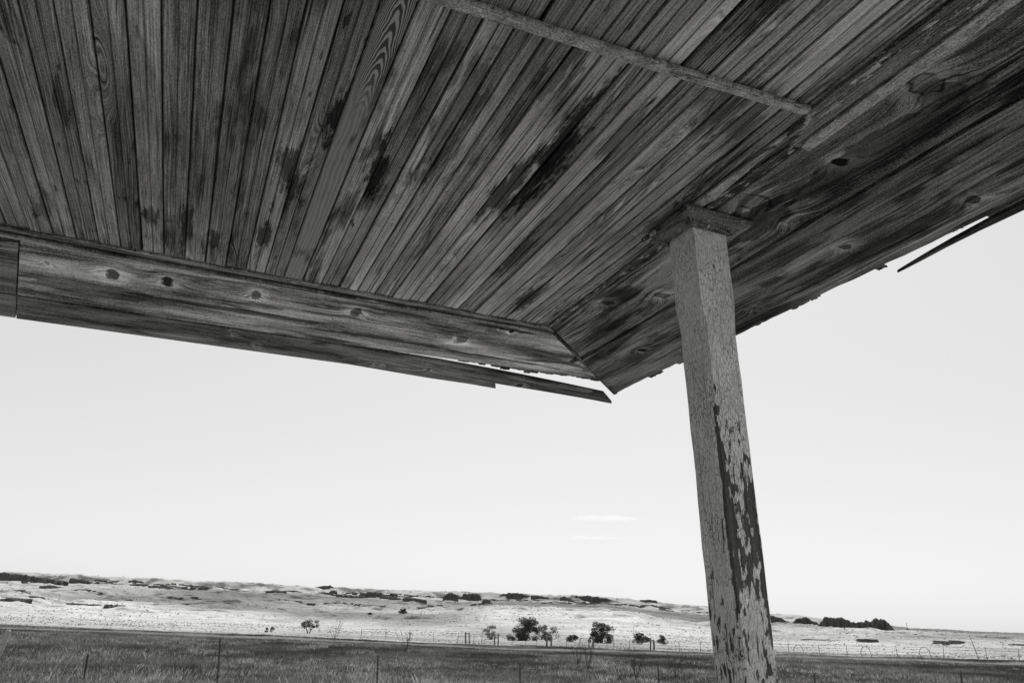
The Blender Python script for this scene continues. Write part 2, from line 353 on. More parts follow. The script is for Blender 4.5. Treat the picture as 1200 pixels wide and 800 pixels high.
# ================================================================== SAGE AND GRASS FIELD (foreground)
def field(n, r0, r1, hgt, blades, wid, tone_fn, name, label, cat, seed, lean=.25, spread=.16, stalk=False):
    R_ = np.random.default_rng(seed)
    a_ = R_.uniform(az_of(-190), az_of(1390), n); r_ = np.sqrt(R_.uniform(0, 1, n) ** 1.0 * (r1 ** 2 - r0 ** 2) + r0 ** 2)
    x_, y_ = r_ * np.sin(a_), r_ * np.cos(a_)
    c1 = fbm(x_ / 5.5, y_ / 9., seed); c2 = fbm(x_ / 1.6, y_ / 1.6, seed + 5)
    if stalk:
        k = c1 > .47; x_, y_, r_, c1, c2 = x_[k], y_[k], r_[k], c1[k], c2[k]
    n = len(x_); z_ = hz(x_, y_)
    hh = hgt * (.55 + .9 * c2) * (.75 + .6 * c1) * R_.uniform(.7, 1.25, n)
    ws = wid * np.interp(r_, [20, 100], [.75, 2.4])
    B = blades; th = R_.uniform(0, 6.283, (n, B)); rad = R_.uniform(0, 1, (n, B)) * spread
    bx_ = x_[:, None] + np.cos(th) * rad; by_ = y_[:, None] + np.sin(th) * rad
    ln = R_.uniform(.2, 1.3, (n, B)) * lean; h_ = hh[:, None] * R_.uniform(.5, 1.1, (n, B))
    tx = bx_ + np.cos(th) * ln * h_ * 1.3; ty = by_ + np.sin(th) * ln * h_ * 1.3
    wa = R_.uniform(0, 6.283, (n, B)); wx = np.cos(wa) * ws[:, None]; wy = np.sin(wa) * ws[:, None]
    V = np.zeros((n, B, 3, 3)); z0 = z_[:, None] - .05
    V[:, :, 0] = np.stack([bx_ - wx * .5, by_ - wy * .5, z0 + 0 * bx_], -1)
    V[:, :, 1] = np.stack([bx_ + wx * .5, by_ + wy * .5, z0 + 0 * bx_ + R_.uniform(0, .3, (n, B)) * h_], -1)
    V[:, :, 2] = np.stack([tx, ty, z0 + h_], -1)
    T = np.arange(n * B * 3).reshape(-1, 3)
    t_ = tone_fn(c1, c2, R_, n) * R_.uniform(.45, 1.6, n); t_ = np.where(np.abs(r_ - 88 + 3 * c1) < 3.0 + 2 * (c2 - .5), np.maximum(t_, .34), t_); tb = t_[:, None, None] * R_.uniform(.6, 1.4, (n, B))[:, :, None] * np.array([.65, .8, 1.25])[None, None]
    return link(name, tri_mesh(name, V.reshape(-1, 3), T, np.clip(tb, .01, .6).ravel()), grassm, label=label, cat=cat, kind='stuff')
g = N('grass_blade'); grassm = g.done(g.attr('tone'), rough=.9, spec=.05, transl=.35)
field(84000, 21.5, 99, .20, 15, .015, lambda c1, c2, R_, n: (.05 + .07 * np.clip((c1 - .4) * 5, 0, 1)) * (.45 + 1.2 * c2), 'sagebrush_field', 'dark knee high sage and grass filling the near field below the fence', 'grass', 5, lean=.45, spread=.33)
field(52000, 21.5, 98, .20, 10, .008, lambda c1, c2, R_, n: .36 * (.5 + c2), 'pale_seed_grass', 'pale seed headed grass standing in drifts through the dark near field', 'grass', 8, lean=.3, spread=.25, stalk=True)

# ================================================================== ROCK OUTCROPS
g = N('cliff_rock'); P = g.pos(); px_, py_, pz_ = g.xyz(P)
st = g.noise(g.comb(g.math('MULTIPLY', px_, .3), g.math('MULTIPLY', py_, .3), g.math('MULTIPLY', pz_, .12)), 1, 5, .7)
st2 = g.noise(P, .9, 4, .7)
rockm = g.done(g.math('MULTIPLY', g.lin(st, .3, .7, .05, .13), g.lin(st2, .3, .7, .7, 1.3)), rough=1., normal=g.bump(st2, .8, 1.5), spec=0.)
def outcrop(prof, ybase, r, label, name='rock_outcrop', depth=1., cat='rock outcrop', group='dark rock outcrops along the ridges', seed=0):
    """prof = [(px, py)] skyline; a rock wall of real depth following it"""
    R_ = random.Random(seed + int(prof[0][0] * 13))
    x0, x1 = prof[0][0], prof[-1][0]; ns = max(10, min(60, int((x1 - x0) * 1.3)))
    xm = (x0 + x1) / 2; 
    yb0 = ybase(xm) if callable(ybase) else ybase
    rv = ray(xm, yb0); hh_ = math.hypot(rv[0], rv[1]); rg_ = np.arange(350., 2600., 4.)
    zt_ = hz(rv[0] / hh_ * rg_, rv[1] / hh_ * rg_); zr_ = CAMZ + rv[2] / hh_ * rg_
    hit = np.nonzero((zt_ > zr_) & (rg_ > r * .75))[0]
    if len(hit): r = float(rg_[hit[0]])
    base = at(xm, yb0, r); bz_ = at(xm, ybase(xm) if callable(ybase) else ybase, r).z
    az = math.atan2(base.x, base.y); base = Vector((base.x, base.y, bz_))
    mpp = r * .001054 / float(np.interp(az, _az, _hy)) * 1.0
    VV = []; rows = 7
    xs = [x0 + (x1 - x0) * i / (ns - 1) for i in range(ns)]
    for i, x in enumerate(xs):
        yt = float(np.interp(x, [p[0] for p in prof], [p[1] for p in prof])); yb = float(ybase)
        e = 1 - abs(2 * i / (ns - 1) - 1) ** 3
        ht = max(.3, (yb + .0325 * 0 - yt)) * mpp * (.78 + .40 * float(fbm(x * .45, 1. + seed, 3, 3))) * (.6 if i in (0, ns - 1) else 1.); dp = (6 + 10 * depth) * (.35 + .65 * e) * R_.uniform(.85, 1.1)
        X = (x - xm) * r * .00106
        fr = (float(fbm(x * .3, seed * 3.1, 5, 3)) - .5) * 9 * depth
        for (dy, hzf) in ((fr - dp * .15 - 2, -.5), (fr - dp * .10, .15), (fr + R_.uniform(-.8, .8), .62), (fr + 1.2 + R_.uniform(0, 1), .93), (dp * .35, 1.), (dp * .75, .8), (dp * 1.2, -.4)):
            VV.append((X + R_.uniform(-.4, .4), dy, ht * hzf + R_.uniform(-.25, .25) - (0 if hzf > 0 else 5)))
    Fc = []
    for i in range(ns - 1):
        for j in range(rows - 1):
            a = i * rows + j; Fc.append((a, a + rows, a + rows + 1, a + 1))
    Fc.append(tuple(range(rows))); Fc.append(tuple((ns - 1) * rows + j for j in reversed(range(rows))))
    me = fixn(mesh(name, VV, Fc))
    o = link(name, me, rockm, label=label, cat=cat, group=group); o.location = base; o.rotation_euler = (0, 0, -az)
    return o
oc = [
 ([(4,675),(12,672),(30,673),(48,676),(70,679)], 681, 1790, 'long dark rock band at the far left end of the skyline ridge'),
 ([(50,686.5),(60,685),(76,688)], 689, 1600, 'small dark ledge under the far left rock band'),
 ([(83,677),(95,678),(102,680)], 682.5, 1790, 'short dark ledge right after the far left rock band'),
 ([(112,678.5),(124,678.5)], 681, 1790, 'small dark skyline nub between two ledges on the left ridge'),
 ([(152,679.5),(160,679),(167,681)], 682.5, 1790, 'small dark nub on the left skyline above the flat dark slab'),
 ([(176,686.3),(190,686),(201,687)], 689, 1600, 'thin flat dark slab on the grey slope below the left skyline'),
 ([(235,689),(242,686.5),(250,689.5)], 691, 1600, 'small pointed dark rock right of the thin flat slab'),
 ([(312,692),(322,691),(335,692)], 694, 1640, 'low dark ledge below the skyline left of the ridge top bushes'),
 ([(369,688),(376,686),(386,685),(392,687.5)], 689.5, 1800, 'dark broken crest rock on the skyline left of centre'),
 ([(386,692),(391,690.5),(395,692)], 695, 1640, 'tiny dark boulder just below the broken crest rock'),
 ([(394,697.5),(412,696.8),(431,698)], 700.5, 1600, 'long thin dark ledge left of the square dark block'),
 ([(429,694),(431,692.7),(446,693.2),(448,696)], 699, 1700, 'square dark block standing on the ledge line left of centre'),
 ([(445,698.5),(458,698.5),(470,700)], 702.5, 1600, 'thin dark ledge right of the square dark block'),
 ([(472,700),(486,700),(500,702)], 704, 1600, 'ragged dark ledge between the thin ledge and the twin blocks'),
 ([(519,698),(523,695),(530,694),(537,697)], 703, 1700, 'left one of the twin dark blocks under the centre skyline'),
 ([(541,697),(545,694.5),(556,694.5),(563.5,696)], 703, 1720, 'right one of the twin dark blocks, flat topped and wider'),
 ([(565,702),(570,701.5),(577,704)], 706, 1650, 'small dark boulder at the foot of the wider twin block'),
 ([(585,697),(594,694.5),(608,693.8),(622,697)], 702, 1780, 'broad dark cap rock on the skyline above the pale hill'),
 ([(622,697),(634,697.3),(643,699)], 701, 1780, 'thin dark tail of rock right of the broad cap rock'),
 ([(656,699.5),(662,698.3),(670,701)], 703.5, 1780, 'small dark rock between the two broad skyline rocks'),
 ([(674,698),(685,696.8),(700,698.5),(712,700),(722,703)], 705, 1780, 'long dark tapering rock on the skyline left of the post'),
 ([(750,702.5),(760,701.8),(770,703)], 705.5, 1780, 'low faint dark ledge on the skyline just left of the post'),
 ([(896,720),(906,720.5),(916,723),(927,731)], 732, 1640, 'dark sloping butte just right of the post'),
 ([(930,731),(936,724.5),(945,722.5),(955,728),(960,732)], 733.5, 1640, 'small rounded dark butte between the post and the large buttes'),
 ([(962,734),(966,727),(970,722.8),(982,722.2),(990,723.5),(996,728),(1001,731)], 737, 1500, 'large flat topped dark butte, left one of the far right pair'),
 ([(992,732),(998,727.5),(1008,728.5),(1020,727.5)], 737, 1560, 'low dark saddle of rock joining the two large buttes'),
 ([(1016,731),(1019,726.5),(1024,727),(1028,724),(1037,723.5),(1041,729),(1046,738)], 739, 1500, 'pointed dark butte with a steep right end, right one of the pair'),
 ([(921,734.5),(932,734.3),(946,735.2)], 737, 1300, 'flat dark ledge low on the pale slope below the small buttes'),
 ([(1070,743),(1074,741.8),(1079,743.5)], 745, 1150, 'tiny dark boulder alone on the pale flat right of the buttes'),
 ([(126,709),(140,708.3),(150,710.5),(160,711),(173,714)], 715, 900, 'dark eroded bank halfway down the left pale slope'),
 ([(82,706.8),(96,707),(115,707.3)], 708.8, 950, 'thin dark eroded ledge left of the bank on the left slope'),
 ([(5,702),(14,699.5),(33,700.5)], 703.5, 1000, 'ragged dark ledge at the left picture edge halfway up the slope'),
]
for i, (p, yb, r, lab) in enumerate(oc): outcrop(p, yb, r, lab, seed=i, depth=.6 if yb - p[len(p)//2][1] < 5 else 1.2)

# broken rock bands (uncountable rubble ledges under the rim and on the slopes)
nk = 5200
bands = [(-.60, .02, 1745, 45, 900), (-.60, -.12, 1660, 40, 700), (-.2, .30, 1690, 50, 1100), (.02, .34, 1630, 40, 700), (-.60, -.36, 930, 30, 400), (.30, .58, 480, 30, 500), (.36, .5, 1250, 60, 300), (-.55, .1, 1250, 60, 600)]
bx_, by_, bs_ = [], [], []
for a0, a1, r, dr, n in bands:
    a = RNG.uniform(a0, a1, n); keep = fbm(a * 38., a * 0 + r, 61, 3) > .50; a = a[keep]; rr_ = r + RNG.normal(0, dr * .2, len(a)) + (fbm(a * 22, a * 0 + r * 3.3, 62, 3) - .5) * dr * 4 + RNG.normal(0, dr * .12, len(a))
    bx_.append(rr_ * np.sin(a)); by_.append(rr_ * np.cos(a)); bs_.append(RNG.uniform(.5, 1.6, len(a)) * (1 + rr_ / 1500.))
bx_, by_, bs_ = np.concatenate(bx_), np.concatenate(by_), np.concatenate(bs_); bz_ = hz(bx_, by_); n_ = len(bx_)
cube = np.array([[-1,-1,-.6],[1,-1,-.6],[1,1,-.6],[-1,1,-.6],[-1,-1,.5],[1,-1,.5],[1,1,.5],[-1,1,.5]], float)
Vr = cube[None] * bs_[:, None, None] * RNG.uniform(.5, 1.25, (n_, 8, 3)); Vr[..., 0] *= 1.7
Vr = Vr + np.stack([bx_, by_, bz_], -1)[:, None]
tc = np.array([[0,1,5],[0,5,4],[1,2,6],[1,6,5],[2,3,7],[2,7,6],[3,0,4],[3,4,7],[4,5,6],[4,6,7]])
link('ledge_rubble', tri_mesh('ledge_rubble', Vr.reshape(-1, 3), (tc[None] + (np.arange(n_) * 8)[:, None, None]).reshape(-1, 3)), rockm, label='broken dark rock bands strewn along the far ridges', cat='rocks', kind='stuff')

# ================================================================== TREES AND BUSHES
g = N('tree_leaf'); leafm = g.done(g.math('MULTIPLY', g.attr('tone'), g.lin(g.rnd(), 0, 1, .85, 1.2)), rough=.85, spec=.1, transl=.25)
barkm = flat('bark', .12, .4, 6., bumpd=.03)
def limb(verts, faces, p0, p1, r0, r1, seg=5, sides=6, wob=.06, R_=random):
    base = len(verts); d = (p1 - p0); n = d.normalized(); u = n.orthogonal().normalized(); w = n.cross(u)
    L = d.length
    for i in range(seg + 1):
        t = i / seg; c = p0 + d * t + (u * R_.uniform(-1, 1) + w * R_.uniform(-1, 1)) * wob * L * math.sin(t * math.pi) * .5
        rr = r0 + (r1 - r0) * t
        for k in range(sides):
            a = 2 * math.pi * k / sides; verts.append(c + (u * math.cos(a) + w * math.sin(a)) * rr)
    for i in range(seg):
        for k in range(sides):
            a = base + i * sides + k; b = base + i * sides + (k + 1) % sides; faces.append((a, b, b + sides, a + sides))
    faces.append(tuple(base + seg * sides + k for k in range(sides)))
def tree(px, r, h, w, label, name='tree', cat='tree', clumps=14, leaves=2600, low=-.02, tone=(.035, .1), trunk_r=.16, seed=1, leaf=.2, group='trees and bushes on the flat below the pale hill', airy=0., shape=1., stems=3):
    R_ = random.Random(seed); az = az_of(px); x, y = r * math.sin(az), r * math.cos(az); z = hz1(x, y) - .1
    t = empty(name, (x, y, z), 0, label=label, cat=cat, group=group)
    vs, fs = [], []; cl = []
    for c in range(clumps):
        a = R_.uniform(0, 6.283); hh = R_.uniform(low + .12, .9); rad = (w / 2) * R_.random() ** .62 * (1 - .55 * abs(hh - .45) * shape)
        cl.append((Vector((math.cos(a) * rad, math.sin(a) * rad, hh * h)), R_.uniform(.12, .23) * min(w, h) * (1.75 if name == 'bush' else 1.1), R_.uniform(tone[0], tone[1])))
    cl.append((Vector((R_.uniform(-.1, .1) * w, 0, h * .86)), .14 * min(w, h), tone[1]))
    for s in range(stems):
        a = 6.283 * s / stems + R_.random(); b0 = Vector((math.cos(a), math.sin(a), 0)) * trunk_r * .8
        top = Vector((math.cos(a) * w * .18, math.sin(a) * w * .18, h * (.5 if name == 'tree' else .25))); limb(vs, fs, b0, top, trunk_r, trunk_r * .45, R_=R_)
        for (c, rr, tn) in cl[s::stems]: limb(vs, fs, top * R_.uniform(.5, 1.), c, trunk_r * .35, trunk_r * .08, seg=3, sides=4, R_=R_)
    link('trunk', fixn(mesh('trunk', vs, fs)), barkm, t)
    rg = np.random.default_rng(seed); ids = rg.integers(0, len(cl), leaves)
    C = np.array([list(c[0]) for c in cl])[ids]; Q = np.array([c[1] for c in cl])[ids]; TN = np.array([c[2] for c in cl])[ids]
    d = rg.normal(size=(leaves, 3)); d /= np.linalg.norm(d, axis=1)[:, None]; d[:, 2] *= .8
    C = C + d * (Q * rg.uniform(.15, 1.0, leaves) ** (.45 + airy))[:, None]
    C[:, 2] = np.clip(C[:, 2], max(low, 0) * h * .4 + .05, None)
    s_ = leaf * rg.uniform(.5, 1.3, leaves)
    e1 = rg.normal(size=(leaves, 3)); e1 /= np.linalg.norm(e1, axis=1)[:, None]; e2 = np.cross(e1, rg.normal(size=(leaves, 3))); e2 /= np.linalg.norm(e2, axis=1)[:, None]
    V = np.stack([C - e1 * s_[:, None], C + e2 * s_[:, None] * .6, C + e1 * s_[:, None], C - e2 * s_[:, None] * .6], 1).reshape(-1, 3)
    k = np.arange(leaves)[:, None] * 4; Tt = np.concatenate([k + [0, 1, 2], k + [0, 2, 3]])
    tn = np.repeat(TN * rg.uniform(.6, 1.5, leaves), 4)
    link('crown', tri_mesh('crown', V, Tt, tn), leafm, t)
    return t
m = 215 * .001054 / 1.06
tree(617, 215, 27 * m, 33 * m, 'tallest dense dark tree, left one of the middle pair below the pale hill', leaves=6400, clumps=36, seed=3, leaf=.17)
tree(641, 218, 20 * m, 31 * m, 'paler see-through tree leaning against the right of the tallest dark tree', leaves=2400, clumps=26, seed=4, tone=(.08, .16), leaf=.14, airy=.3, stems=5)
tree(706, 212, 24 * m, 27 * m, 'dark two lobed tree standing alone left of the post', leaves=4800, clumps=28, seed=12, leaf=.17)
tree(673, 214, 9 * m, 22 * m, 'low round dark bush between the two tallest dark trees', 'bush', 'bush', 12, 1800, .0, (.05, .11), .05, 6, .13, shape=.6)
tree(694, 213, 6.5 * m, 11 * m, 'small low grey bush touching the left foot of the lone dark tree', 'bush', 'bush', 8, 900, .0, (.07, .14), .05, 16, .12, shape=.6)
tree(606, 212, 10 * m, 22 * m, 'rounded dark bush at the left foot of the tallest dark tree', 'bush', 'bush', 12, 1900, .0, (.05, .11), .05, 7, .13, shape=.6)
tree(576, 213, 17 * m, 20 * m, 'grey twiggy round tree left of the tallest dark tree', leaves=1300, clumps=14, seed=8, tone=(.08, .15), leaf=.13, airy=.35, stems=5)
tree(751, 212, 13 * m, 23 * m, 'rounded dark bush next to the post, larger one of two', 'bush', 'bush', 14, 2200, .0, (.04, .09), .06, 9, .15)
tree(776, 214, 12 * m, 14 * m, 'small dark bush nearest the left side of the post', 'bush', 'bush', 9, 1300, .0, (.05, .11), .05, 10, .14)
tree(363, 200, 14 * m, 21 * m, 'small round topped tree with pale stem standing alone on the left flat', leaves=1500, clumps=12, seed=11, low=.4, tone=(.06, .12), leaf=.13, stems=2)
tree(313, 190, 5.5 * m, 4 * m, 'tiny dark sapling, left one of the pair at the dark field edge', 'bush', 'bush', 5, 350, .0, (.04, .08), .04, 13, .1, group='small growth on the left flat')
tree(319, 190, 6.5 * m, 4.5 * m, 'tiny dark sapling, right one of the pair at the dark field edge', 'bush', 'bush', 5, 400, .0, (.04, .08), .04, 14, .1, group='small growth on the left flat')
for px, r, hp, wp, lab, sd_ in ((470, 760, 7, 15, 'dark shrub cluster on the pale slope below the twin dark blocks', 21), (433, 760, 2.5, 6, 'tiny dark shrub left of the shrub cluster on the pale slope', 22)):
    mm = r * .001054 / 1.06
    tree(px, r, hp * mm, wp * mm, lab, 'bush', 'bush', 12, 900, .0, (.03, .07), .1, sd_, .5, group='dark shrubs on the far slope')

# ================================================================== FENCES
oldwood = flat('weathered_post_wood', .16, .5, 4., bumpd=.01, rnd=.3)
metal = flat('rusted_steel', .06, .5, 8., rough=.7, rnd=.3)
wirem = flat('fence_wire', .10, .3, 2., rough=.6)
def postmesh(h, r, sides=8, name='post', lump=.12, seed=0):
    R_ = random.Random(seed); vs = []; fs = []
    zs = [0, h * .33, h * .66, h * .97, h]
    for i, z in enumerate(zs):
        ox, oy = R_.uniform(-1, 1) * r * .2, R_.uniform(-1, 1) * r * .2
        for k in range(sides):
            a = 2 * math.pi * k / sides; rr = r * (1 - .15 * i / 4) * (.8 if i == 4 else 1) * (1 + R_.uniform(-lump, lump)); vs.append((ox + math.cos(a) * rr, oy + math.sin(a) * rr, z + (R_.uniform(-.03, .03) if i == 4 else 0)))
    for i in range(4):
        for k in range(sides): fs.append((i * sides + k, i * sides + (k + 1) % sides, (i + 1) * sides + (k + 1) % sides, (i + 1) * sides + k))
    fs.append(tuple(range(4 * sides, 5 * sides)))
    return mesh(name, vs, fs)
def wire_mesh(pts, rad, name='wire', sag=.03):
    vs, fs = [], []; P_ = []
    for a, b in zip(pts[:-1], pts[1:]):
        for t in (0, .25, .5, .75): P_.append(a.lerp(b, t) - Vector((0, 0, sag * math.sin(t * math.pi))))
    P_.append(pts[-1])
    for i, p in enumerate(P_):
        for k in range(3):
            a = 2.094 * k; vs.append(p + Vector((0, math.cos(a) * rad, math.sin(a) * rad)))
    for i in range(len(P_) - 1):
        for k in range(3): fs.append((i * 3 + k, i * 3 + (k + 1) % 3, i * 3 + 3 + (k + 1) % 3, i * 3 + 3 + k))
    return mesh(name, vs, fs)
# far fence: thin steel posts with pairs of stout wooden posts
def gp(px, r):
    az = az_of(px); x, y = r * math.sin(az), r * math.cos(az); return Vector((x, y, hz1(x, y)))
ff = empty('wire_fence', gp(600, 108), label='far wire fence with paired wooden posts running along the far edge of the dark field', cat='fence')
def child(o, parent):
    o.parent = parent; o.matrix_parent_inverse = Matrix.Translation(-Vector(parent.location)); return o
fr_ = lambda px: 108 + 6 * math.sin(px / 170.)
wp = [(546.5, 1.5, .11), (551, 1.5, .10), (580.5, 1.45, .11), (584.5, 1.5, .10), (642, 1.5, .12), (647, 1.55, .12), (691, 1.25, .08), (696.5, 1.5, .12), (762, 1.25, .1), (766.5, 1.35, .12)]
for i, (px, h, r) in enumerate(wp):
    p = gp(px, fr_(px)); o = link('wooden_post', postmesh(h, r, seed=i), oldwood); o.location = p - Vector((0, 0, .1)); child(o, ff); o.rotation_euler = (random.uniform(-.06, .06), random.uniform(-.07, .07), 0)
for a, b in ((0, 1), (2, 3), (4, 5), (8, 9)):
    pa = gp(wp[a][0], fr_(wp[a][0])) + Vector((0, 0, 1.2)); pb = gp(wp[b][0], fr_(wp[b][0])) + Vector((0, 0, 1.25)); vs, fs = [], []
    limb(vs, fs, pa, pb, .06, .055, 2); child(link('brace_rail', fixn(mesh('brace_rail', vs, fs)), oldwood), ff)
tp = [p for p in list(range(425, 540, 28)) + [556, 565, 601, 617, 630, 665, 680, 712, 720, 738, 795, 820, 925, 960, 990, 1051, 1106, 1155, 1190]]
tpm = postmesh(1.35, .03, 5, 'steel_post')
for px in tp:
    o = link('steel_post', tpm, metal); o.location = gp(px, fr_(px)) - Vector((0, 0, .1)); child(o, ff); o.rotation_euler = (random.uniform(-.08, .08), random.uniform(-.08, .08), 0)
allp = sorted([w[0] for w in wp] + tp)
for k, hh in enumerate((.35, .65, .95, 1.2)):
    o = child(link('wire', wire_mesh([gp(px, fr_(px)) + Vector((0, 0, hh)) for px in allp], .009), wirem), ff)
# near wire fence
fn = empty('wire_fence', gp(600, 24), label='near wire fence on thin steel posts crossing the bottom of the picture', cat='fence')
near = [(-60, 1.0), (112, .66), (265, 1.15), (448, .82), (612, .78), (771, .92), (950, .8), (1121, .9), (1290, 1.0)]
steelT = []
for px, h in near:
    vs = [(-.022, 0, 0), (.022, 0, 0), (.022, .006, 0), (.004, .006, 0), (.004, .03, 0), (-.004, .03, 0), (-.004, .006, 0), (-.022, .006, 0)]
    vv = vs + [(x, y, h) for x, y, z in vs]; ff_ = [(i, (i + 1) % 8, (i + 1) % 8 + 8, i + 8) for i in range(8)] + [tuple(range(8, 16))]
    o = link('steel_post', fixn(mesh('steel_post', vv, ff_)), metal); o.location = gp(px, 24); child(o, fn); o.rotation_euler = (random.uniform(-.05, .05), random.uniform(-.1, .1), random.uniform(-.4, .4))
for hh in (.40, .62, .80):
    child(link('wire', wire_mesh([gp(px, 24) + Vector((0, 0, hh)) for px, h in near], .0028, sag=.04), wirem), fn)
stub = link('fence_stub', postmesh(1.15, .07, 8, 'fence_stub', seed=9), flat('bleached_wood', .32, .35, 5., bumpd=.01), label='short bleached leaning wooden post among the grass at the bottom left corner', cat='post')
stub.location = gp(8, 24.5); stub.rotation_euler = (0, .2, 0)
# bent wire hoops on the right
def hoop(px, r, label):
    pts = []
    for i in range(13):
        a = math.pi * (i / 12); pts.append(Vector((-math.cos(a) * .55, 0, .25 + 1.0 * math.sin(a) ** .8 if i else 0)))
    pts[0] = Vector((-.42, 0, 0)); pts[-1] = Vector((.6, 0, -.1))
    vs, fs = [], []
    for a, b in zip(pts[:-1], pts[1:]): limb(vs, fs, a, b, .03, .03, 1, 5, 0)
    o = link('pipe_hoop', mesh('pipe_hoop', vs, fs), metal, label=label, cat='hoop', group='arched hoops along the field edge'); o.location = gp(px, r) - Vector((0, 0, .05)); o.rotation_euler = (0, 0, -az_of(px)); return o
hoop(936, 104, 'thin arched hoop at the field edge, nearest the post'); hoop(1012, 104, 'thin arched hoop at the field edge, middle of three'); hoop(1084, 104, 'thin arched hoop at the field edge, farthest from the post')
vs, fs = [], []; limb(vs, fs, Vector((.28, 0, 0)), Vector((-.25, 0, 2.5)), .04, .03, 3, 6, .02)
o = link('leaning_pole', fixn(mesh('leaning_pole', vs, fs)), metal, label='thin dark pole leaning left at the right end of the field edge', cat='pole'); o.location = gp(1142, 104); o.rotation_euler = (0, 0, -az_of(1142))
vs, fs = [], []; limb(vs, fs, Vector((0, 0, 0)), Vector((0, 0, 11)), .45, .3, 3, 6, .02); limb(vs, fs, Vector((-1.2, 0, 1)), Vector((1.5, 0, .6)), 1., 1., 1, 6, 0)
o = link('utility_pole', fixn(mesh('utility_pole', vs, fs)), metal, label='tiny lone upright pole on the horizon right of the dark buttes', cat='pole'); q = at(1063.5, 738, 1400); o.location = q
vs, fs = [], []; limb(vs, fs, Vector((0, 0, 0)), Vector((0, 0, 4.2)), .06, .04, 3, 6, .02)
o = link('utility_pole', fixn(mesh('utility_pole', vs, fs)), metal, label='thin pole on the flat between the two rightmost bushes left of the post', cat='pole'); o.location = gp(743.5, 216)
# tall dark weeds poking above the grass
weedm = flat('dry_weed', .06, .4, 10., transl=.1)
wl = [(478, 60, 1.6, 'forked dry weed standing alone at the dark field edge left of centre'), (395, 88, 2.3, 'arching bare weed bent over right of the small round topped tree'), (690, 46, 1.8, 'tall dark branching weed in front of the lone dark tree'), (677, 50, 1.5, 'dark branching weed just left of the tallest weed'), (790, 40, 1.2, 'dark weed in the field close to the left of the post'), (745, 38, 1.1, 'thin dark weed in the near grass below the larger bush')]
for i, (px, r, h, lab) in enumerate(wl):
    R_ = random.Random(40 + i); vs, fs = [], []
    for s in range(7):
        a = R_.uniform(0, 6.28); le = R_.uniform(.15, .5); top = Vector((math.cos(a) * le * h, math.sin(a) * le * h, h * R_.uniform(.6, 1.)))
        limb(vs, fs, Vector((0, 0, 0)), top, .018, .007, 3, 4, .1, R_)
        for k in range(5):
            b = top * R_.uniform(.45, .95); limb(vs, fs, b, b + Vector((R_.uniform(-.2, .2), R_.uniform(-.2, .2), R_.uniform(.05, .3))) * h, .008, .004, 2, 3, .1, R_)
    o = link('weed', fixn(mesh('weed', vs, fs)), weedm, label=lab, cat='weed', group='tall dry weeds in the near field'); o.location = gp(px, r)

# ================================================================== CLOUD STREAKS
def cloud(px, py, w, h, dep, dens, label, r=9000):
    bm = bmesh.new(); bmesh.ops.create_icosphere(bm, subdivisions=4, radius=1.0)
    for v in bm.verts: v.co = Vector((v.co.x * w, v.co.y * dep, v.co.z * h))
    me = bpy.data.meshes.new('cloud'); bm.to_mesh(me); bm.free()
    g = N('cloud_vapour'); P = g.objco(); x, y, z = g.xyz(P)
    n = g.noise(g.comb(g.math('MULTIPLY', x, 2.2 / w), g.math('MULTIPLY', y, 2. / dep), g.math('MULTIPLY', z, 2.5 / h)), 1, 3, .6)
    rr = g.math('SQRT', g.math('ADD', g.math('POWER', g.math('DIVIDE', x, w), 2.), g.math('ADD', g.math('POWER', g.math('DIVIDE', y, dep), 2.), g.math('POWER', g.math('DIVIDE', z, h), 2.))))
    d = g.math('MULTIPLY', g.math('MULTIPLY', g.sstep(rr, .1, 1., 1., 0.), g.sstep(n, .35, .6)), dens)
    v = g.n('ShaderNodeVolumePrincipled'); v.inputs['Color'].default_value = (.98, .98, .98, 1); v.inputs['Anisotropy'].default_value = .3; g.set(v.inputs['Density'], d)
    out = g.n('ShaderNodeOutputMaterial'); g.t.links.new(v.outputs[0], out.inputs['Volume'])
    o = link('cloud', me, g.m, label=label, cat='cloud', group='cloud streaks low in the sky'); o.location = at(px, py, r); o.rotation_euler = (0, 0, -az_of(px)); return o
cloud(709, 607, 480, 34, 260, .008, 'upper longer pale cloud streak low in the sky left of the post')
cloud(697, 629.5, 400, 22, 220, .0055, 'lower fainter cloud streak beneath the longer one')

# ================================================================== THE PORCH
ZC = 3.0
porch = empty('porch', W3(0, 0, 0), 0, label='weathered wooden porch canopy on one leaning painted post, seen from beneath', cat='porch')
def pw(o, a, b, z, rz=RZ_A, name=None):
    o.location = W3(a, b, z); o.rotation_euler = (0, 0, rz); o.parent = porch; return o

# --- ceiling planks (tongue and groove, 83.5 mm). local x along plank, y across, underside at z=0
WD = .0835
def plank_mesh(L, seed, bead):
    R_ = random.Random(seed); hw = WD / 2 - .0015; c = .0048
    prof = [(-hw, .018), (-hw, c), (-hw + c * .8, 0.)]
    if bead: prof += [(-.0036, 0.), (-.0012, .0036), (.0012, .0036), (.0036, 0.)]
    prof += [(hw - c * .8, 0.), (hw, c), (hw, .018)]
    n = len(prof); vs = []; fs = []; ns = 9
    for i in range(ns):
        t = i / (ns - 1); bow = math.sin(t * math.pi) * R_.uniform(-.0006, .0006); dz_ = R_.uniform(-.0008, .0008)
        for (y, z) in prof: vs.append((t * L, y + bow, z + dz_))
    for i in range(ns - 1):
        for k in range(n - 1): a = i * n + k; fs.append((a, a + n, a + n + 1, a + 1))
        fs.append((i * n + n - 1, i * n + 2 * n - 1, i * n + n, i * n))
    fs.append(tuple(range(n))); fs.append(tuple((ns - 1) * n + k for k in reversed(range(n))))
    return fixn(mesh('ceiling_plank', vs, fs))
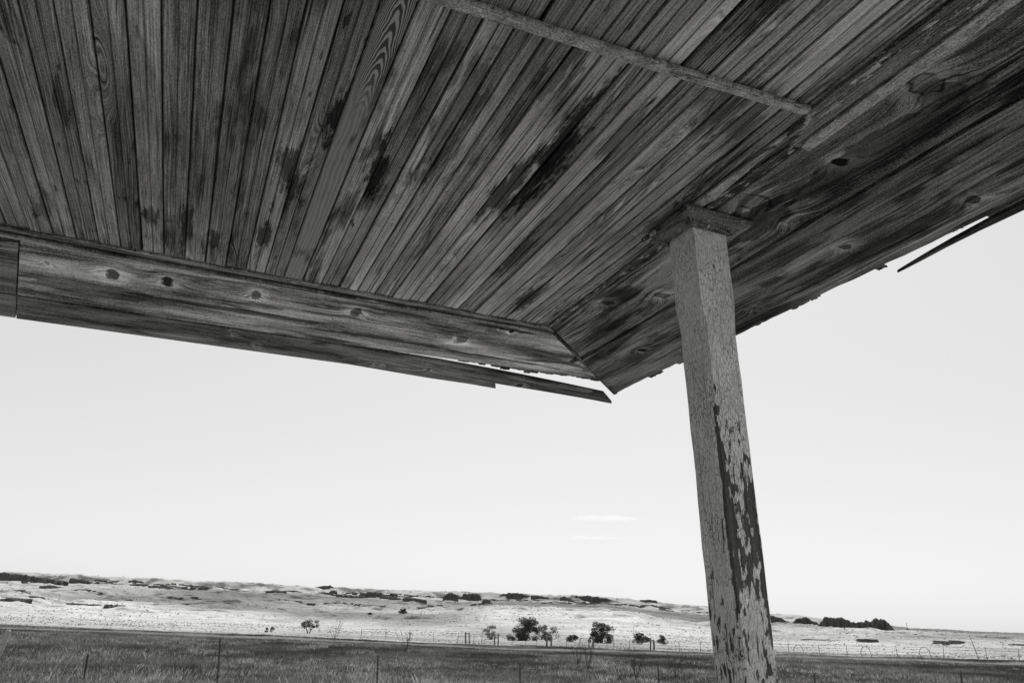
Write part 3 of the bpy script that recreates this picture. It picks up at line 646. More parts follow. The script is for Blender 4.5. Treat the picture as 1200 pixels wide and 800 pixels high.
def plankwood(name, lo, hi, ringamp, seed):
    g = N(name); P = g.objco(); R = g.rnd(); off = g.math('MULTIPLY', R, 97.3); x, y, z = g.xyz(P)
    Px, Py, Pz = g.xyz(g.pos())
    al = g.math('ADD', g.math('MULTIPLY', Px, float(D1[0])), g.math('MULTIPLY', Py, float(D1[1])))
    ac = g.math('ADD', g.math('MULTIPLY', Px, float(D2[0])), g.math('MULTIPLY', Py, float(D2[1])))
    w1 = g.math('MULTIPLY', g.math('SUBTRACT', g.noise(g.comb(g.math('MULTIPLY', x, .8), g.math('MULTIPLY', y, 9.), off), 1, 2), .5), .11 * ringamp)
    kd = g.vor(g.comb(g.math('MULTIPLY', x, .9), g.math('MULTIPLY', y, 6.), off), 1.); kb = g.sstep(kd, 0., .3, 1., 0.)
    ph = g.math('ADD', g.math('ADD', y, w1), g.math('MULTIPLY', kb, .05))
    rings = g.math('POWER', g.math('ADD', g.math('MULTIPLY', g.math('SINE', g.math('MULTIPLY', ph, 520.)), .5), .5), 1.6)
    where = g.sstep(g.noise(g.comb(g.math('MULTIPLY', x, 1.3), g.math('MULTIPLY', y, 3.), g.math('ADD', off, 4.)), 1, 2), .42, .62)
    s1 = g.noise(g.comb(g.math('MULTIPLY', x, 1.3), g.math('MULTIPLY', ph, 260.), off), 1, 3, .6)
    s2 = g.noise(g.comb(g.math('MULTIPLY', x, 9.), g.math('MULTIPLY', ph, 520.), g.math('ADD', off, 3.)), 1, 2, .6)
    sp = g.noise(g.comb(g.math('MULTIPLY', x, 120.), g.math('MULTIPLY', y, 300.), off), 1, 4, .8)
    v = g.math('ADD', g.math('MULTIPLY', g.math('SUBTRACT', s1, .5), 1.7), g.math('MULTIPLY', g.math('SUBTRACT', s2, .5), 1.4))
    v = g.math('ADD', v, g.math('MULTIPLY', g.math('SUBTRACT', sp, .5), 2.0))
    v = g.math('ADD', v, g.math('MULTIPLY', g.math('MULTIPLY', g.math('SUBTRACT', rings, .4), where), .42 * ringamp))
    v = g.math('ADD', v, g.math('MULTIPLY', g.math('SUBTRACT', g.noise(g.comb(g.math('MULTIPLY', x, 1.1), g.math('MULTIPLY', y, 8.), g.math('ADD', off, 8.)), 1, 3), .5), .8))
    v = g.math('ADD', v, g.math('MULTIPLY', g.math('SUBTRACT', R, .5), .62))
    tone = g.lin(g.math('POWER', g.lin(v, -.85, .85, 0., 1.), 1.5), 0., 1., lo, hi)
    # broad weather stains that run across several boards, each board drinking a little differently
    alj = g.math('ADD', al, g.math('MULTIPLY', R, .32))
    st = g.noise(g.comb(g.math('MULTIPLY', alj, 2.1), g.math('ADD', g.math('MULTIPLY', ac, 15.), g.math('MULTIPLY', w1, 60.)), 3.7), 1, 6, .70)
    area = g.noise(g.comb(g.math('MULTIPLY', al, 1.25), g.math('MULTIPLY', ac, 1.6), 9.1), 1, 2)
    st = g.sstep(g.math('ADD', st, g.math('MULTIPLY', g.math('SUBTRACT', area, .5), .75)), 0.52, .69)
    tone = g.math('MULTIPLY', tone, g.math('SUBTRACT', 1., g.math('MULTIPLY', st, g.lin(s1, .35, .65, .80, .55))))
    jn = g.math('MULTIPLY', g.math('SUBTRACT', g.noise(g.comb(g.math('MULTIPLY', alj, 6.), g.math('MULTIPLY', ac, 34.), 12.), 1, 6, .78), .5), 4.2)
    acc = None
    for (sa, sc, ra, rc, am) in ((1.95,.92,.30,.060,.9),(2.3,.86,.22,.045,.8),(1.9,.25,.15,.04,.9),(2.25,.42,.15,.04,.9),(2.38,.15,.13,.06,.75),(3.05,-.30,.10,.03,.6),
            (2.94,-.17,.17,.022,.7),(3.03,-.06,.09,.03,.75),(2.95,.12,.13,.025,.8),(2.2,-.54,.14,.018,.6),(3.04,-.68,.14,.03,.5),(3.02,1.33,.2,.035,.8),(1.75,1.06,.16,.03,.6),
            (2.0,.56,.35,.05,.6),(2.5,1.1,.22,.03,.7),(1.6,.75,.2,.04,.6),(.8,.6,.3,.05,.7),(.7,1.1,.4,.05,.7)):
        da = g.math('POWER', g.math('DIVIDE', g.math('SUBTRACT', alj, sa + .16), ra), 2.); dc = g.math('POWER', g.math('DIVIDE', g.math('SUBTRACT', ac, sc), rc), 2.)
        e = g.sstep(g.math('ADD', g.math('SQRT', g.math('ADD', da, dc)), jn), .72, 1.22, am, 0.)
        acc = e if acc is None else g.math('MAXIMUM', acc, e)
    tone = g.math('MULTIPLY', tone, g.math('SUBTRACT', 1., acc))
    sm = g.noise(g.comb(g.math('MULTIPLY', g.math('ADD', al, g.math('MULTIPLY', R, 3.)), 7.5), g.math('MULTIPLY', ac, 30.), 21.), 1, 3, .55)
    sma = g.noise(g.comb(g.math('MULTIPLY', al, 1.6), g.math('MULTIPLY', ac, 1.3), 5.5), 1, 2)
    sm = g.sstep(g.math('ADD', sm, g.math('MULTIPLY', g.math('SUBTRACT', sma, .5), .45)), .66, .76)
    tone = g.math('MULTIPLY', tone, g.math('SUBTRACT', 1., g.math('MULTIPLY', sm, .75)))
    big = g.noise(g.comb(g.math('MULTIPLY', alj, .9), g.math('MULTIPLY', ac, 3.2), 1.3), 1, 3, .6)
    tone = g.math('MULTIPLY', tone, g.lin(big, .3, .7, .55, 1.35))
    pl = g.sstep(g.noise(g.comb(g.math('MULTIPLY', alj, 2.0), g.math('MULTIPLY', ac, 20.), 33.), 1, 4, .65), .60, .70)
    tone = g.math('MULTIPLY', tone, g.math('ADD', 1., g.math('MULTIPLY', pl, .45)))
    cr = g.sstep(g.noise(g.comb(g.math('MULTIPLY', x, 1.4), g.math('MULTIPLY', ph, 110.), g.math('ADD', off, 6.)), 1, 2), .68, .71)
    tone = g.math('MULTIPLY', tone, g.math('SUBTRACT', 1., g.math('MULTIPLY', cr, .7)))
    core = g.sstep(kd, .03, .06, .8, 0.); tone = g.math('MULTIPLY', tone, g.math('SUBTRACT', 1., core))
    bd = g.sstep(g.math('ABSOLUTE', y), .0012, .0032, .55, 0.); tone = g.math('MULTIPLY', tone, g.math('SUBTRACT', 1., g.math('MULTIPLY', bd, g.lin(s2, .3, .7, .5, 1.))))
    ed = g.sstep(g.math('ABSOLUTE', y), .036, .041, 0., .8)          # dirt worn into the tongue and groove edges
    tone = g.math('MULTIPLY', tone, g.math('SUBTRACT', 1., g.math('MULTIPLY', ed, g.lin(s1, .3, .7, .5, 1.))))
    h = g.math('ADD', g.math('MULTIPLY', s1, .8), g.math('SUBTRACT', g.math('MULTIPLY', sp, .5), g.math('MULTIPLY', cr, 1.5)))
    return g.done(tone, rough=.9, normal=g.bump(h, .9, .003), spec=.03)
plank_mats = [plankwood('ceiling_wood_plain', .024, .60, .5, 1), plankwood('ceiling_wood_straight', .026, .64, .15, 2), plankwood('ceiling_wood_cathedral', .022, .56, 1.5, 3)]
A_IN, A_BAT = 3.34, 1.405
def mk_variants(L):
    out = []
    for i in range(6):
        me = plank_mesh(L, i, i % 3 != 2); me.materials.append(plank_mats[(0, 0, 1, 1, 2, 0)[i]]); out.append(me)
    return out
v1 = mk_variants(A_IN - A_BAT - .002); v2 = mk_variants(A_BAT + 1.6)
PR = random.Random(11)
def boldwood():
    g = N('ceiling_wood_bold'); x, y, z = g.xyz(g.objco())
    wx = g.noise(g.comb(g.math('MULTIPLY', x, 6.), g.math('MULTIPLY', y, 14.), 2.), 1, 3, .55)
    # parabola shaped growth rings pointing along the board
    ph = g.math('ADD', g.math('ADD', g.math('MULTIPLY', x, 42.), g.math('MULTIPLY', g.math('POWER', g.math('MULTIPLY', g.math('ADD', y, .006), 1.), 2.), -9500.)), g.math('MULTIPLY', wx, 9.))
    r1 = g.sstep(g.math('SINE', g.math('MULTIPLY', ph, 2.6)), -.35, .45)
    ph2 = g.math('ADD', g.math('MULTIPLY', y, 430.), g.math('MULTIPLY', g.noise(g.comb(g.math('MULTIPLY', x, 2.), g.math('MULTIPLY', y, 12.), 4.), 1, 3), 30.))
    r2 = g.lin(g.math('SINE', ph2), -1, 1, .48, .78)
    sp = g.noise(g.comb(g.math('MULTIPLY', x, 150.), g.math('MULTIPLY', y, 300.), 1.), 1, 4, .8)
    v = g.mixf(g.sstep(x, .30, .62), r1, r2)
    tone = g.math('MULTIPLY', g.lin(v, 0, 1, .05, .27), g.lin(sp, .3, .7, .6, 1.3))
    st = g.sstep(g.noise(g.comb(g.math('MULTIPLY', x, 2.6), g.math('MULTIPLY', y, 18.), 6.), 1, 4, .6), .55, .68)
    tone = g.math('MULTIPLY', tone, g.math('SUBTRACT', 1., g.math('MULTIPLY', st, .7)))
    return g.done(tone, rough=.9, normal=g.bump(v, .5, .0015), spec=.03)
bold_wood = boldwood()
for row, (vars_, a0, shift, kmax) in enumerate(((v1, A_BAT + .001, 0., 5), (v2, -1.6, -.034, 5))):
    for k in range(-46, kmax + 1):
        bc = 1.079 + WD * k + WD / 2 + shift
        me = vars_[PR.choice((0, 1, 1, 2, 3, 4, 5, 0))]
        if row == 0 and k == -10:                    # the boldly figured board at the batten
            me = plank_mesh(A_IN - A_BAT - .002, 77, False); me.materials.append(bold_wood)
        o = link('ceiling_plank', me);
        if row == 0 and k == -10: o['label'] = 'plank with bold zebra like swirling grain at its batten end'
        pw(o, a0, bc + PR.uniform(-.0006, .0006), ZC + .012 + PR.uniform(-.0022, .0022))
        o.rotation_euler = (PR.uniform(-.02, .02), PR.uniform(-.0012, .0012), RZ_A + PR.uniform(-.0006, .0006))
b_last = 1.079 + WD * 6          # 1.58

def board(name, poly, z0, th, mat, label=None, zfn=None, axis='A', org=None, bev=.002, sub=14, kind=None):
    """poly: outline in porch (a,b); a solid board with its own local x along the grain"""
    oa, ob = org if org else poly[0]
    bm = bmesh.new()
    def loc(a, b): return (a - oa, -(b - ob)) if axis == 'A' else (b - ob, a - oa)
    # x axis = D1 for 'A' (y = -D2), D2 for 'B' (y = D1)
    vb = [bm.verts.new((*loc(a, b), 0.)) for a, b in poly]
    f = bm.faces.new(vb)
    r = bmesh.ops.extrude_face_region(bm, geom=[f]); vt = [v for v in r['geom'] if isinstance(v, bmesh.types.BMVert)]
    for v in vt: v.co.z += th
    # slice across the grain so that it can bend
    xs_ = [v.co.x for v in bm.verts]; x0, x1 = min(xs_), max(xs_)
    for i in range(1, sub):
        xx = x0 + (x1 - x0) * i / sub
        bmesh.ops.bisect_plane(bm, geom=bm.verts[:] + bm.edges[:] + bm.faces[:], plane_co=(xx, 0, 0), plane_no=(1, 0, 0))
    bmesh.ops.recalc_face_normals(bm, faces=bm.faces)
    if bev:
        es = [e for e in bm.edges if len(e.link_faces) == 2 and e.calc_face_angle(0) > .6]
        bmesh.ops.bevel(bm, geom=es, offset=bev, segments=1, affect='EDGES')
    if zfn:
        for v in bm.verts:
            if axis == 'A': a, b = v.co.x + oa, -v.co.y + ob
            else: a, b = v.co.y + oa, v.co.x + ob
            v.co.z += zfn(a, b)
    me = bpy.data.meshes.new(name); bm.to_mesh(me); bm.free()
    o = link(name, me, mat); pw(o, oa, ob, z0, RZ_A if axis == 'A' else RZ_B)
    if label: o['label'] = label
    if kind: o['kind'] = kind
    return o
# local frames: 'A' x=D1, y=+90deg from D1 = -D2 ; 'B' x=D2, y=D1
def kA(pts, oa, ob): return [(a - oa, -(b - ob), r, d) for a, b, r, d in pts]
def kB(pts, oa, ob): return [(b - ob, a - oa, r, d) for a, b, r, d in pts]
TH = .024
rag = random.Random(5)
def edge_rag(a0, b0, a1, b1, n, amp):
    out = []
    for i in range(n + 1):
        t = i / n; out.append((a0 + (a1 - a0) * t + rag.uniform(-amp, amp) * (abs(b1 - b0) > abs(a1 - a0)), b0 + (b1 - b0) * t + rag.uniform(-amp, amp) * (abs(a1 - a0) > abs(b1 - b0))))
    return out
# right-hand soffit: inner and outer boards, mitred at the far corner
KR1 = kA([(1.151, 1.675, .036, .35), (1.533, 1.75, .022, 1), (1.885, 1.865, .028, .3), (1.85, 1.67, .045, .4), (2.878, 1.676, .022, .85), (2.69, 1.84, .028, .7), (2.1, 1.70, .03, .3)], -1.7, 1.59)
KR2 = kA([(1.954, 2.198, .02, .8), (1.495, 2.308, .02, .8), (3.347, 2.154, .022, 1.), (2.6, 2.3, .02, .5), (.9, 2.2, .025, .6)], -1.7, 1.945)
m_r1 = wood('soffit_wood_right_inner', .03, .15, KR1, freq=42., stains=[(3.15, -.22, .42, .10, .68), (3.68, -.19, .22, .13, .7), (2.6, -.28, .25, .05, .6), (4.5, -.1, .2, .07, .5)], stain=.85, autoknot=False, var=0.); m_r2 = wood('soffit_wood_right_outer', .03, .125, KR2, freq=42., stains=[(2.2, -.45, .7, .05, .8), (3.6, -.36, .5, .06, .55), (4.6, -.45, .5, .04, .6)], stain=.75, autoknot=False, var=0., crack=1.)
board('soffit_board', [(-1.7, 1.590), (3.300, 1.590), (3.650, 1.9425), (-1.7, 1.9425)], ZC, TH, m_r1, 'wide knotty inner soffit board along the right side, dark stained beside the post', sub=20)
board('soffit_board', [(-1.7, 1.948), (3.655, 1.948)] + [(4.10, 2.40), (4.165, 2.468)] + edge_rag(4.1, 2.455, -1.7, 2.455, 90, .004)[1:], ZC - .010, TH, m_r2, 'wide outer soffit board along the right side with frayed edge', sub=20)
# left-hand soffit
KL1 = kB([(3.593, -.465, .030, .9), (3.572, -.241, .026, 1), (3.549, .148, .022, .8), (3.542, .628, .025, .85), (3.685, 1.226, .028, .75), (3.674, 1.93, .030, .95), (3.597, -.726, .008, .6), (3.41, 1.36, .014, .9), (3.44, 1.42, .012, 1.)], 3.385, -.86)
KL2 = kB([(4.104, .096, .016, .3), (4.248, .224, .012, .5), (4.27, .916, .016, .5), (4.20, 1.80, .018, .9), (4.22, 1.21, .012, .6)], 4.052, -.86)
m_l1 = wood('soffit_wood_left_inner', .06, .31, KL1, kasp=.42, freq=46., stains=[(.95, .40, .55, .035, .75), (1.75, .47, .45, .03, .75), (2.35, .50, .35, .03, .7), (2.25, .03, .2, .03, .8), (.3, .42, .4, .10, .5)], stain=.7, autoknot=False, var=0.); m_l2 = wood('soffit_wood_left_outer', .03, .125, KL2, kasp=.42, freq=50., stain=.7, autoknot=False, var=0.)
m_l3 = wood('soffit_wood_left_end', .03, .13, (), freq=46., stain=.7, autoknot=True, var=0.)
sagz = lambda a, b: -.012 * max(0, (a - 3.4)) * max(0., 1.6 - b)
board('soffit_board', [(3.385, -.800), (3.385, 1.655), (3.960, 2.245), (4.004, 1.6), (4.022, 1.1), (4.045, .5), (4.048, -.905)], ZC - .001, TH, m_l1, 'wide pale inner soffit board along the left side with round dark knots', axis='B', org=(3.385, -.86), sub=20, zfn=sagz)
board('soffit_board', [(3.385, -2.9), (3.385, -.806), (4.048, -.911), (4.048, -2.9)], ZC + .002, TH, m_l3, 'dark end soffit board at the far left, butted against the pale knotty one', axis='B', zfn=sagz)
board('soffit_board', [(4.053, -2.9), (4.053, -.909), (4.37, -.958), (4.37, -2.9)], ZC - .004, TH, m_l3, 'dark outer soffit board at the far left', axis='B', zfn=sagz)
def loosez(a, b):
    t = max(0., (b - .75) / 1.7); return sagz(a, b) - .062 * t ** 1.1 - .006 * max(0, t) * math.sin(b * 2.3)
lo = [(4.056, -.906), (4.05, .5), (4.052, .95), (4.03, 1.22), (4.038, 1.75), (4.058, 2.318), (4.212, 2.468), (4.215, 2.32), (4.235, 1.95), (4.248, 1.78), (4.251, 1.655), (4.352, 1.700), (4.352, 1.5), (4.370, 1.25), (4.372, .3), (4.375, -.955)]
board('soffit_board', list(reversed(lo)), ZC - .005, .020, m_l2, 'split outer soffit board hanging loose from the left side, broken off in steps before the corner', axis='B', org=(4.052, -.86), zfn=loosez, sub=30)
# lip moulding along the left side and lining pieces
board('lip_moulding', [(3.308, -2.9), (3.308, 1.578), (3.383, 1.652), (3.383, -2.9)], ZC + .004, .02, wood('lip_wood', .045, .20, (), freq=60., autoknot=False, var=0., paint=.15), 'narrow lip moulding along the inner edge of the left soffit', axis='B', sub=16)
board('lip_moulding', [(3.352, -2.9), (3.352, 1.60), (3.381, 1.648), (3.381, -2.9)], ZC - .012, .014, bpy.data.materials['lip_wood'], 'thin quarter bead under the lip moulding of the left side', axis='B', sub=16, bev=.005)
# mitre strip between both soffits
mp = [(3.36, 1.640), (3.37, 1.628), (4.20, 2.478), (4.170, 2.485)]
board('mitre_strip', mp, ZC - .006, .012, wood('mitre_wood', .02, .09, (), freq=60., autoknot=False, var=0.), 'thin dark strip covering the corner mitre', axis='A', sub=3, bev=.001)
# painted batten covering the plank joints
m_bat = wood('batten_wood', .06, .26, (), freq=60., stain=.5, autoknot=False, var=0., paint=.55)
bat = [(1.452, -2.9), (1.440, .35), (1.418, 1.0)] + [(1.404, 1.30), (1.398, 1.462), (1.386, 1.480), (1.362, 1.474)] + [(1.370, 1.30), (1.382, 1.0), (1.398, .35), (1.408, -2.9)]
board('batten', list(reversed(bat)), ZC - .003, .0135, m_bat, 'long painted batten nailed across the ceiling planks', axis='B', org=(1.4, -2.9), sub=18, bev=.002)
# peeling trim board beside the right soffit
m_tr = wood('trim_wood', .03, .14, (), freq=60., stain=.6, autoknot=False, var=0., paint=.22); m_tp = wood('trim_paint_wood', .06, .26, (), freq=60., stain=.5, autoknot=False, var=0., paint=.5)
trim = [(-1.7, 1.478), (1.38, 1.474), (1.42, 1.50), (1.50, 1.505), (1.47, 1.53), (1.535, 1.545), (1.52, 1.5875), (-1.7, 1.5875)]
board('trim_board', trim, ZC - .004, .015, m_tr, 'dark peeling trim board beside the right soffit, broken off at the batten', sub=10)
board('trim_batten', [(-1.7, 1.562), (1.47, 1.560), (1.51, 1.57), (1.52, 1.607), (-1.7, 1.607)], ZC - .014, .0095, m_tp, 'pale painted batten under the peeling trim board', sub=10, bev=.002)
board('trim_batten', [(1.56, 1.518), (1.60, 1.502), (2.02, 1.492), (2.02, 1.530), (1.90, 1.542)], ZC + .002, .010, m_tp, 'pale broken sliver of trim near the post cap', sub=3, bev=.001)
board('trim_batten', [(1.54, 1.552), (1.62, 1.545), (2.3, 1.545), (2.8, 1.556), (3.29, 1.562), (3.29, 1.588), (1.54, 1.586)], ZC + .003, .009, m_tp if False else m_tr, 'thin dark trim strip between the ceiling and the right soffit', sub=10, bev=.002)
# hanging sliver outside the right edge
sv = [(1.985, 2.502), (1.84, 2.474), (1.70, 2.452), (1.50, 2.428), (1.0, 2.40), (.3, 2.38), (.3, 2.46), (1.0, 2.452), (1.43, 2.468), (1.60, 2.470), (1.735, 2.478), (1.86, 2.492)]
SVB = .045
sv = [(a, b + SVB * 0) for a, b in sv]
board('splintered_strip', sv, ZC - .045, .016, wood('splinter_wood', .02, .07, (), freq=60., autoknot=False, var=0.), 'dark splintered strip hanging loose outside the right edge', sub=6, bev=.002)

# --- roof above: deck, fascia underlay and ragged wooden shingles
deckm = wood('roof_deck_wood', .03, .12, (), freq=50., autoknot=False, var=0.)
board('roof_deck', [(-1.75, -2.95), (4.02, -2.95), (4.02, 2.13), (4.10, 2.38), (4.10, 2.432), (-1.75, 2.432)], ZC + .034, .03, deckm, 'plank deck of the roof above the ceiling', bev=0)
board('roof_deck', [(3.9, -2.95), (4.35, -2.95), (4.35, .70), (3.9, .80)], ZC + .070, .03, deckm, bev=0)  # unseen strip added to stop sun shining through the soffit seam
shm = wood('shingle_wood', .03, .10, (), freq=60., autoknot=False, var=.4)
SR = random.Random(3)
def shingle(name, wdt, ln):
    t0 = .004
    vs = []
    nz = 5
    for i in range(nz + 1):
        y = -wdt / 2 + wdt * i / nz; e = SR.uniform(-.008, .006)
        vs += [(e, y, 0), (e, y, t0 + .005), (ln, y, .012), (ln, y, .016)]
    fs = []
    for i in range(nz):
        a = i * 4; b = a + 4
        fs += [(a, b, b + 1, a + 1), (a + 1, b + 1, b + 3, a + 3), (a + 2, a + 3, b + 3, b + 2), (a, a + 2, b + 2, b)]
    fs += [(0, 1, 3, 2), (nz * 4, nz * 4 + 2, nz * 4 + 3, nz * 4 + 1)]
    return fixn(mesh(name, vs, fs))
shs = [shingle('shingle', w, .35) for w in (.04, .055, .07, .09, .12)]; shw = (.04, .055, .07, .09, .12)
for me in shs: me.materials.append(shm)
a = -1.7
while a < 4.1:       # along the right edge (protruding a little past the soffit)
    i = SR.randrange(5); w = shw[i]; o = link('shingle', shs[i]); pw(o, a + w / 2, 2.577 + SR.choice((-.04, -.03, -.02, -.012, -.006, 0, .006, .012, .024, .036, .046)), ZC + .066, RZ_B + math.pi + SR.uniform(-.03, .03)); o.rotation_euler[1] = -.02; a += w + SR.uniform(.002, .012)
b = -2.9
while b < 2.3:      # along the left edge
    i = SR.randrange(5); w = shw[i]; base_a = 4.222 if b > .7 else 4.52
    if b > .82 and SR.random() < .3 and b < 1.7: b += w * .4; continue
    o = link('shingle', shs[i]); pw(o, base_a + SR.choice((-.03, -.018, -.01, 0, .006)) - (.04 if b > 1.95 else 0) + (0.022 if 1.6 < b < 1.9 else 0), b + w / 2, ZC + (.066 if b > .7 else .102), RZ_A + math.pi + SR.uniform(-.03, .03)); b += w + SR.uniform(.002, .012)
# roof surface: one weathered shingle sheet behind the edge course
board('roof_covering', [(-1.75, -2.95), (4.0, -2.95), (4.0, 2.3), (4.03, 2.42), (-1.75, 2.42)], ZC + .10, .02, shm, 'weathered roof covering on top of the deck', bev=0)

# --- the post
pn_top = W3(2.024, 1.532, ZC); PW_, PD_ = .149, .147         # along D2, along D1
lean = Vector((-.172, -.092, 3.0))
def paintmat(name):
    g = N(name); P = g.objco(); x, y, z = g.xyz(P)
    # wood below
    q = lambda sx, sz, k: g.comb(g.math('MULTIPLY', g.math('ADD', x, g.math('MULTIPLY', y, 1.37)), sx), k, g.math('MULTIPLY', z, sz))
    wst = g.noise(q(160, 3., 1.), 1, 4, .7); wst2 = g.noise(q(55, 1.2, 3.), 1, 2, .5)
    wt_ = g.lin(g.math('ADD', wst, g.math('MULTIPLY', wst2, .5)), .45, 1.0, .035, .17)
    cr = g.sstep(wst2, .62, .68); wt_ = g.math('MULTIPLY', wt_, g.math('SUBTRACT', 1., g.math('MULTIPLY', cr, .6)))
    # peel field: y<0 half = left face side; right face peels most, lower more
    big = g.noise(g.comb(g.math('MULTIPLY', x, 22), g.math('MULTIPLY', y, 22), g.math('MULTIPLY', z, 4.5)), 1, 6, .72)
    wv = g.math('MULTIPLY', g.math('SUBTRACT', g.noise(P, 70, 3, .7), .5), .9)
    chip = g.vor(g.comb(g.math('ADD', g.math('MULTIPLY', x, 105), wv), g.math('ADD', g.math('MULTIPLY', y, 105), wv), g.math('MULTIPLY', z, 30)), 1., 'F1', 'Color')
    chipv = g.xyz(chip)[0]
    front = g.sstep(g.math('SUBTRACT', y, g.math('MULTIPLY', x, .5)), .0, .008, 1., 0.)
    low = g.sstep(z, 2.55, 1.5)
    f1 = g.math('MULTIPLY', g.sstep(z, 2.45, 1.95), .29); f2 = g.math('MULTIPLY', g.sstep(z, 1.72, 1.60), .17)
    edge = g.math('MULTIPLY', g.math('MULTIPLY', g.sstep(x, .018, .045, 1., 0.), g.sstep(z, 2.62, 2.2)), .13)
    rt = g.math('MULTIPLY', g.math('MULTIPLY', g.sstep(x, .10, .15), low), .09)
    thr_f = g.math('SUBTRACT', g.math('ADD', .80, f2), g.math('ADD', f1, g.math('ADD', edge, rt)))
    thr_l = g.math('SUBTRACT', .80, g.math('MULTIPLY', g.sstep(z, 2.2, 1.45), .15))
    thr = g.math('SUBTRACT', g.mixf(front, thr_l, thr_f), .035)
    fld = g.math('ADD', g.math('MULTIPLY', big, .72), g.math('MULTIPLY', chipv, .32))
    peel = g.sstep(g.math('SUBTRACT', fld, thr), -.004, .010)
    # alligator cracks
    cd = g.vor(g.comb(g.math('MULTIPLY', x, 120), g.math('MULTIPLY', y, 120), g.math('MULTIPLY', z, 34)), 1., 'DISTANCE_TO_EDGE')
    wob = g.noise(P, 60, 3, .6)
    ck = g.sstep(g.math('ADD', cd, g.math('MULTIPLY', g.math('SUBTRACT', wob, .5), .30)), .0, .09)
    ckamt = g.math('MULTIPLY', g.sstep(g.noise(P, 9, 3), .35, .65, .15, .75), g.lin(low, 0, .4, .7, 1.))
    vcr = g.noise(q(70, 2.2, 9.), 1, 2, .5); vck = g.math('MULTIPLY', g.sstep(vcr, .64, .67), g.lin(low, 0, 1, .35, .9))
    pt = g.math('MULTIPLY', g.lin(g.noise(P, 35, 5, .75), 0.25, .75, .64, .82), g.lin(g.noise(P, 5, 4), .3, .7, .85, 1.1))
    gr = g.noise(P, 300, 4, .8); pt = g.math('MULTIPLY', pt, g.lin(gr, .3, .7, .66, 1.28))
    pt = g.math('MULTIPLY', pt, g.math('SUBTRACT', 1., g.math('MULTIPLY', g.math('SUBTRACT', 1., ck), ckamt)))
    pt = g.math('MULTIPLY', pt, g.math('SUBTRACT', 1., g.math('MULTIPLY', vck, .75)))
    tone = g.mixf(peel, pt, wt_)
    h = g.math('ADD', g.math('MULTIPLY', g.math('SUBTRACT', 1., peel), 1.4), g.math('ADD', g.math('MULTIPLY', ck, .5), g.math('ADD', g.math('MULTIPLY', wst, .6), g.math('MULTIPLY', g.math('SUBTRACT', 1., vck), .5))))
    return g.done(tone, rough=.8, normal=g.bump(h, 1., .005), spec=.05)
pm = paintmat('peeling_paint')
def chamfer_section(c, z, wob=0):
    w, d = PW_, PD_
    return [(c, 0, z), (w - c, 0, z), (w, c, z), (w, d - c, z), (w - c, d, z), (c, d, z), (0, d - c, z), (0, c, z)]
vs, fs = [], []
zs = [(.08 * k, .0155) for k in range(32)] + [(2.58, .0145), (2.62, .011), (2.66, .005), (2.69, .0016), (2.80, .0015), (3.03, .0015)]
R_ = random.Random(2)
for z, c in zs:
    c = c * R_.uniform(.9, 1.12)
    for v in chamfer_section(c, z): vs.append((v[0] + R_.uniform(-.0012, .0012), v[1] + R_.uniform(-.0012, .0012), z))
for i in range(len(zs) - 1):
    for k in range(8): fs.append((i * 8 + k, i * 8 + (k + 1) % 8, i * 8 + 8 + (k + 1) % 8, i * 8 + 8 + k))
fs.append(tuple(range(8))); fs.append(tuple((len(zs) - 1) * 8 + k for k in reversed(range(8))))
post = link('post', fixn(mesh('post', vs, fs)), pm, porch, label='square chamfered post with cracked pale paint flaking off, leaning slightly left')
foot = pn_top - lean
X = Vector((D2[0], D2[1], 0)); Zl = lean.normalized(); Yl = Zl.cross(X).normalized(); Xl = Yl.cross(Zl).normalized()
mm_ = Matrix((( Xl.x, Yl.x, Zl.x, foot.x), (Xl.y, Yl.y, Zl.y, foot.y), (Xl.z, Yl.z, Zl.z, foot.z), (0, 0, 0, 1)))
post.matrix_local = mm_
# cap mouldings: four mitred lengths round the head of the post
capm = wood('cap_wood', .03, .09, (), freq=60., stain=.6, autoknot=False, var=.1, paint=.16)
prof = [(0., .0), (0., -.046), (.010, -.050), (.018, -.046), (.030, -.030), (.052, -.026), (.066, -.022), (.070, -.014), (.068, -.004), (.060, .0)]
cx0, cy0 = 2.024, 1.532                         # near corner of the post (a,b) at the ceiling
def cap_piece(length, name='cap_moulding'):
    vs, fs = [], []; n = len(prof)
    for s, e in ((0, -1), (.5, 0), (1, 1)):
        for (o_, z) in prof: vs.append((length * s + e * o_ + (R_.uniform(-.003, .003)), -o_ + R_.uniform(-.0025, .0025), z + R_.uniform(-.002, .002)))
    for j in range(2):
        for k in range(n): fs.append((j * n + k, j * n + (k + 1) % n, (j + 1) * n + (k + 1) % n, (j + 1) * n + k))
    fs.append(tuple(range(n))); fs.append(tuple(2 * n + k for k in reversed(range(n))))
    return fixn(mesh(name, vs, fs))
off = .004
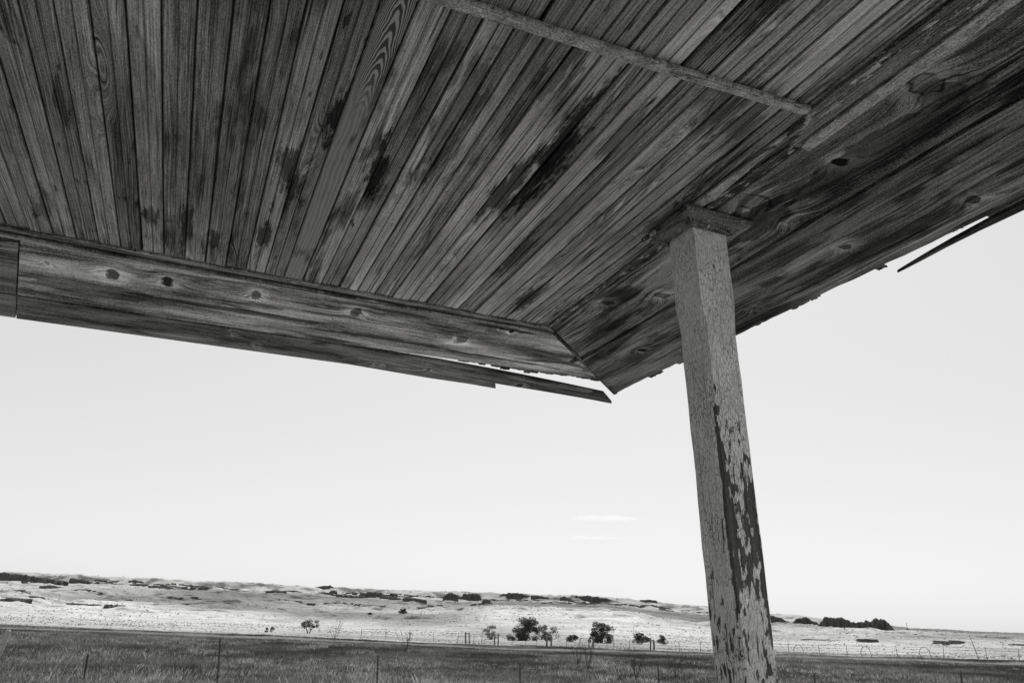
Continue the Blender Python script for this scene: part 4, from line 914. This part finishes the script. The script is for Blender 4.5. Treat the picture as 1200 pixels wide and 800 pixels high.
corners = [(cx0 - off, cy0 - off, RZ_B, PW_ + 2 * off), (cx0 - off, cy0 + PW_ + off, RZ_A, PD_ + 2 * off), (cx0 + PD_ + off, cy0 + PW_ + off, RZ_B + math.pi, PW_ + 2 * off), (cx0 + PD_ + off, cy0 - off, RZ_A + math.pi, PD_ + 2 * off)]
PI_ = mm_.inverted()
for (a_, b_, rz, L) in corners:
    o = link('cap_moulding', cap_piece(L), capm, post)
    o.matrix_local = PI_ @ (Matrix.Translation(W3(a_, b_, ZC - .002)) @ Matrix.Rotation(rz, 4, 'Z'))

# --- porch floor, and an unseen wall added to keep bounce light off the left ceiling
fl = wood('floor_wood', .12, .34, (), freq=40., autoknot=False)
board('porch_floor', [(-1.7, -2.95), (4.3, -2.95), (4.3, 2.6), (-1.7, 2.6)], -.06, .06, fl, 'worn plank floor of the porch', bev=.004)
board('porch_skirt', [(-1.6, -2.85), (4.2, -2.85), (4.2, 2.5), (-1.6, 2.5)], -1.0, .93, oldwood, bev=0)

board('added_shade_wall', [(-1.7, -1.72), (3.7, -1.72), (3.7, -1.65), (-1.7, -1.65)], -1.0, 3.96, oldwood, 'plain unseen wall added on the left to shade the underside of the canopy', axis='A', bev=0, sub=2)

# nail heads along the soffits and the batten (too small to pick apart)
NV, NF = [], []; NR = random.Random(4)
def nail(a, b, z):
    c = W3(a, b, z); k0 = len(NV)
    for zz, r in ((0, .0052), (-.0018, .0040)):
        for k in range(6): NV.append((c.x + math.cos(k * 1.047) * r, c.y + math.sin(k * 1.047) * r, c.z + zz))
    for k in range(6): NF.append((k0 + k, k0 + (k + 1) % 6, k0 + 6 + (k + 1) % 6, k0 + 6 + k))
    NF.append(tuple(k0 + 6 + k for k in range(6)))
for b in (-.62, -.05, .52, 1.08, 1.60):
    for a in (3.44, 3.70, 3.93): nail(a + NR.uniform(-.015, .015), b + NR.uniform(-.02, .02), float(ZC - .001 + sagz(a, b)))
for a in (-.5, .1, .68, 1.27, 1.86, 2.44, 3.02):
    for b in (1.64, 1.90): nail(a + NR.uniform(-.015, .015), b + NR.uniform(-.01, .01), ZC)
    for b in (2.02, 2.22, 2.40): nail(a + NR.uniform(-.015, .015), b + NR.uniform(-.01, .01), ZC - .010)
link('nails', mesh('nails', NV, NF), metal, porch, kind='stuff')
